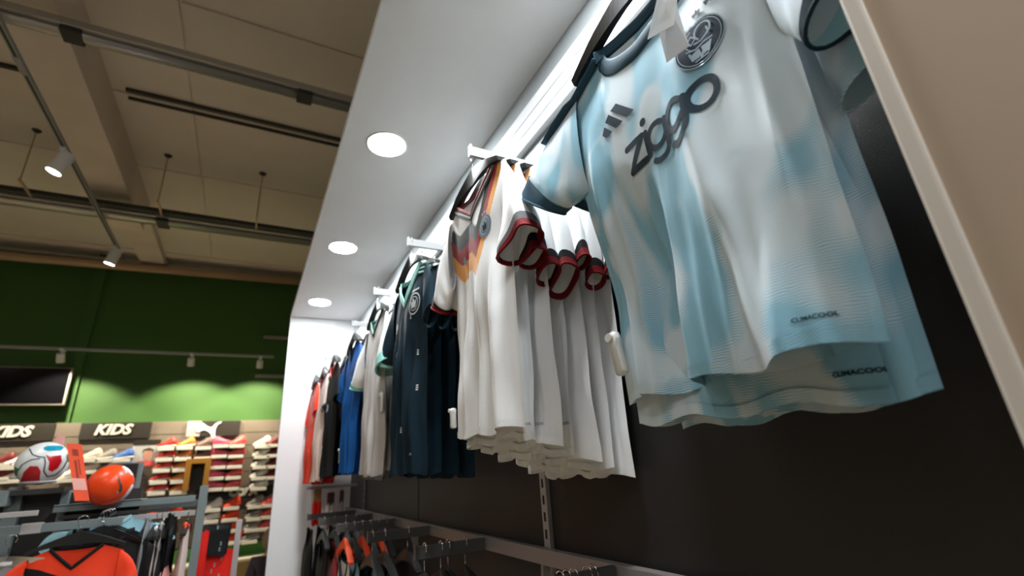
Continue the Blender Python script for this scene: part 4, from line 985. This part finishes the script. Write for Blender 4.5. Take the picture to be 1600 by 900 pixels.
t, c, r = ball(67, 724, 2.25, .095, 'white football with red, green and blue panels on the stand', 'ball_white')
on_ball(t, c, r, [[(-.62, -.75), (-.58, -.35), (-.42, -.10), (-.15, -.12), (.0, -.35), (.02, -.62), (.05, -.78), (-.2, -.9), (-.45, -.85)]], 'ball_red', 'panel', .0012)
on_ball(t, c, r, [[(.02, .38), (.22, .30), (.58, .36), (.66, .05), (.58, -.25), (.40, -.40), (.24, -.30), (.22, .05), (.10, .25)]], 'ball_red', 'panel')
on_ball(t, c, r, [[(-.12, .72), (.0, .80), (.5, .80), (.62, .72), (.55, .58), (.1, .56), (-.08, .62)]], 'ball_blue', 'panel')
on_ball(t, c, r, [[(.80, .42), (.92, .30), (.95, .0), (.85, .08), (.80, .25)]], 'ball_green', 'panel'); on_ball(t, c, r, [[(-.95, -.1), (-.80, -.2), (-.78, -.55), (-.9, -.45)]], 'ball_green', 'panel')
on_ball(t, c, r, stroke([(-.6, .68), (-.45, .42), (-.2, .30), (.0, .28), (.08, .05), (.10, -.35), (.28, -.62), (.55, -.55), (.78, -.25), (.86, .1)], .045)+stroke([(-.8, -.3), (-.7, -.02), (-.45, .18), (-.15, .22)], .04), 'ball_seam', 'seam')
add('cradle', tube([(c.x+.06*math.cos(a), c.y+.06*math.sin(a), c.z-r+.012) for a in [k*math.pi/10 for k in range(20)]], .006, 6, closed=True), 'fixture_light', st)
t, c, r = ball(172, 758, 2.25, .090, 'bright orange football with a dark curved tick, on the stand', 'ball_orange')
sw = [(.24, .45), (.40, .12), (.50, -.08), (.53, -.25), (.47, -.38), (.36, -.42), (.22, -.38), (.36, -.31), (.41, -.22), (.38, -.04), (.30, .18)]
on_ball(t, c, r, [sw], 'ball_seam', 'curved_tick')
on_ball(t, c, r, [[(.60, -.80), (.80, -.55), (.98, -.12), (.90, .0), (.70, -.45), (.45, -.88)]], 'ball_white', 'panel')
on_ball(t, c, r, [[(.40, .92), (.62, .78), (.90, .42), (.80, .42), (.55, .68), (.32, .84)]], 'ball_white', 'panel')
# orange card
a_ = unp(104, 693, 3.0); b_ = unp(120, 783, 3.0)
t = thing('product_card', ((a_.x+b_.x)/2, 3.0, b_.z), 'tall orange card leaning beside the orange ball', 'card')
P = [unp(104, 693, 3.02), unp(117, 783, 2.94), unp(140, 783, 2.94), unp(128, 695, 3.02)]
def quadbox(P, th):
    bm = bmesh.new(); n_ = (P[1]-P[0]).cross(P[2]-P[0]).normalized()*th
    A = [bm.verts.new(p) for p in P]; B = [bm.verts.new(p+n_) for p in P]; bm.faces.new(A); bm.faces.new(B[::-1])
    for i in range(4): bm.faces.new((A[i], B[i], B[(i+1) % 4], A[(i+1) % 4]))
    bmesh.ops.recalc_face_normals(bm, faces=bm.faces[:]); return bm
def lerpq(P, u, v): return P[0].lerp(P[3], u).lerp(P[1].lerp(P[2], u), v)
add('card', quadbox(P, .004), 'orange_card', t)
vn = (P[1]-P[0]).cross(P[2]-P[0]).normalized(); 
if vn.y > 0: vn = -vn
for (u0, u1, v0, v1) in ((.3, .7, .10, .22), (.35, .5, .30, .62), (.6, .68, .28, .55)):
    add('print', quadbox([lerpq(P, u0, v0)+vn*.0045, lerpq(P, u0, v1)+vn*.0045, lerpq(P, u1, v1)+vn*.0045, lerpq(P, u1, v0)+vn*.0045], .0005), 'orange_card_print', t)
add('window', quadbox([lerpq(P, .0, .62)+vn*.005, lerpq(P, .05, .82)+vn*.005, lerpq(P, .95, .82)+vn*.005, lerpq(P, .9, .62)+vn*.005], .0005), 'pink_card', t)
t = thing('price_card', unp(92, 700, 3.2), 'small pink and white price card behind the football', 'card')
add('card', quadbox([unp(90, 677, 3.25), unp(86, 697, 3.25), unp(99, 697, 3.25), unp(102, 681, 3.25)], .003), 'pink_card', t)
# framed board right of the orange ball
t = thing('picture_board', unp(205, 750, 3.3), 'black printed board in a grey frame behind the orange ball', 'board')
add('frame', quadbox([unp(170, 724, 3.32), unp(168, 782, 3.32), unp(214, 780, 3.32), unp(226, 722, 3.32)], .006), 'fixture', t)
add('print', quadbox([unp(172, 726, 3.31), unp(170, 778, 3.31), unp(206, 776, 3.31), unp(217, 724, 3.31)], .004), 'black', t)
add('picture', quadbox([unp(190, 745, 3.30), unp(188, 768, 3.30), unp(203, 766, 3.30), unp(208, 745, 3.30)], .002), 'orange_card', t)
# garments facing the camera on the stand (hung across, turned 90 degrees)
def front_garment(px, py, Y, lb, m, **k):
    """px,py: where its neck top sits"""
    p = unp(px, py, Y); d = dict(hw=.20, hwh=.2, neck=.10, zneck=-.03, zsh=-.06, vneck=.10, vback=.01, vshape=True, arm=-.26, hem=-.68, T=.03, nu=40, nv=40, collar=['black_trim'], colr=.007)
    d.update(k)
    S = Shirt(p.x, p.y, lb, 'shirt', 'garments on the left racks', p.z, rz=math.pi/2, mat=m, **d)
    return S
S = front_garment(124, 842, 2.84, 'orange red football shirt with a black V collar at the bottom left', 'orange_jersey', hw=.160, hwh=.155, neck=.085, vneck=.075,
    sleeves=[dict(side=1, top=(.25, -.20), bot=(.18, -.25), r2=.05), dict(side=-1, top=(-.235, -.21), bot=(-.17, -.26), r2=.04)])
pts_ = [[(.16, -.085), (.10, -.10), (.03, -.13), (-.0, -.18), (.06, -.15), (.17, -.115)]]
S.print_(pts_, 'black_trim', 'chest_flash'); S.text('ADIOS'[:0] or ' ', 0, -.1, .02, 'black_trim') if False else None
p = S.t.location
hanger(p.x, p.y+.0, p.z+.085, 'broad black hanger inside the orange red shirt', 'hangers on the left racks', hw=.16, rz=math.pi/2, drop=.06, slope=.06)
for i in range(3):
    q = front_garment(160+i*4, 832-i*2, 2.93+i*.035, ['black', 'second black', 'third black'][i]+' shirt with a salmon edge behind the orange red one', 'black_jersey', hw=.185, hwh=.2, zneck=-.01, sleeves=[dict(side=1, top=(.26, -.2), bot=(.2, -.26), r2=.03), dict(side=-1, top=(-.26, -.2), bot=(-.2, -.26), r2=.03, cuffs=['s_coral'] if False else ['pink_card'])])
    hanger(q.t.location.x, q.t.location.y, q.t.location.z+.085, ['first', 'second', 'third'][i]+' clear hooked hanger on the left stand', 'hangers on the left racks', hw=.16, rz=math.pi/2, drop=.06)
q = front_garment(180, 806, 3.055, 'sky blue shirt hanging on the stand, its sleeve pointing right', 'sky', hw=.17, hwh=.16, zneck=-.01, zsh=-.05, neck=.06, vneck=.05, collar=['sky'], sleeves=[dict(side=1, top=(.25, -.10), bot=(.17, -.18), r2=.04), dict(side=-1, top=(-.25, -.12), bot=(-.17, -.20), r2=.04)])
for i in range(4):
    p = unp(122+i*7, 812-i*1.5, 3.06); Shirt(p.x, p.y+.0, ['teal', 'pale mint', 'silver', 'dark grey'][i]+' garment edge on the left stand bar', 'garment', 'garments on the left racks', p.z, mat=['navy', 'mint', 'mid_grey', 'black_trim'][i], hw=.06, hwh=.06, neck=.03, zneck=-.0, zsh=-.03, arm=-.1, hem=-.3, T=.008, nu=24, nv=20, collar=None, seed=i)
RG = [(232, 812, 'mid_grey', 'mid grey garment on the right clothes rack'), (243, 826, 'white', 'white printed garment on the right clothes rack'), (252, 820, 'grey_jersey', 'pale grey garment next to the white printed one'), (264, 806, 'black_jersey', 'long black garment on the right clothes rack'),
      (272, 808, 'black_jersey', 'second long black garment on the right clothes rack'), (292, 822, 'pink_jersey', 'pale pink shirt with an orange collar on the right rack')]
for i, (px, py, m, lb) in enumerate(RG):
    p = unp(px, py, 3.07); Shirt(p.x, p.y, lb, 'garment', 'garments on the right clothes rack', p.z+.02, mat=m, hw=.17, hwh=.19, neck=.08, zneck=-.01, zsh=-.07, vneck=.06, hem=-.62, T=.022, nu=30, nv=30, collar=['s_hot' if m == 'pink_jersey' else m], seed=i+2, colr=.012 if m == 'pink_jersey' else .006, rz=random.uniform(-.1, .2))
    h = hanger(p.x, p.y, Z-.098, 'hanger of the '+lb.split(' on')[0].split(' next')[0], 'hangers on the right clothes rack', hw=.14, drop=.05, slope=.05)
# red and black printed garments further right
for i, (px, py, m, n) in enumerate(((318, 828, 'red_jersey', 'narrow red'), (336, 818, 'black_jersey', 'black printed'), (338, 858, 'red_jersey', 'red printed'))):
    p = unp(px, py, 3.45)
    S = front_garment(px, py, 3.42+i*.02, n+' garment between the two grey posts', m, hw=.085 if i else .03, hwh=.075 if i else .03, neck=.03 if i else .012, zneck=0, zsh=-.01, vneck=.01, hem=-.5 if i != 1 else -.16, T=.015, collar=None)
    if i: marks(S, [(random.uniform(-.06, .06), -.03-k*.028) for k in range(5 if i == 1 else 10)], 'silver_print')
# grey folded garment at the bottom left edge
S = front_garment(8, 882, 2.85, 'pale grey shorts on clip hanger at the bottom left corner', 'mid_grey', hw=.14, hwh=.15, neck=.02, zneck=0, zsh=0, vneck=.0, vback=0, collar=['grey_jersey'], hem=-.4)
hanger(S.t.location.x, S.t.location.y, S.t.location.z+.1, 'chrome clip hanger at the bottom left corner', 'hangers on the left racks', hw=.12, m='chrome', rz=math.pi/2, slope=.02)
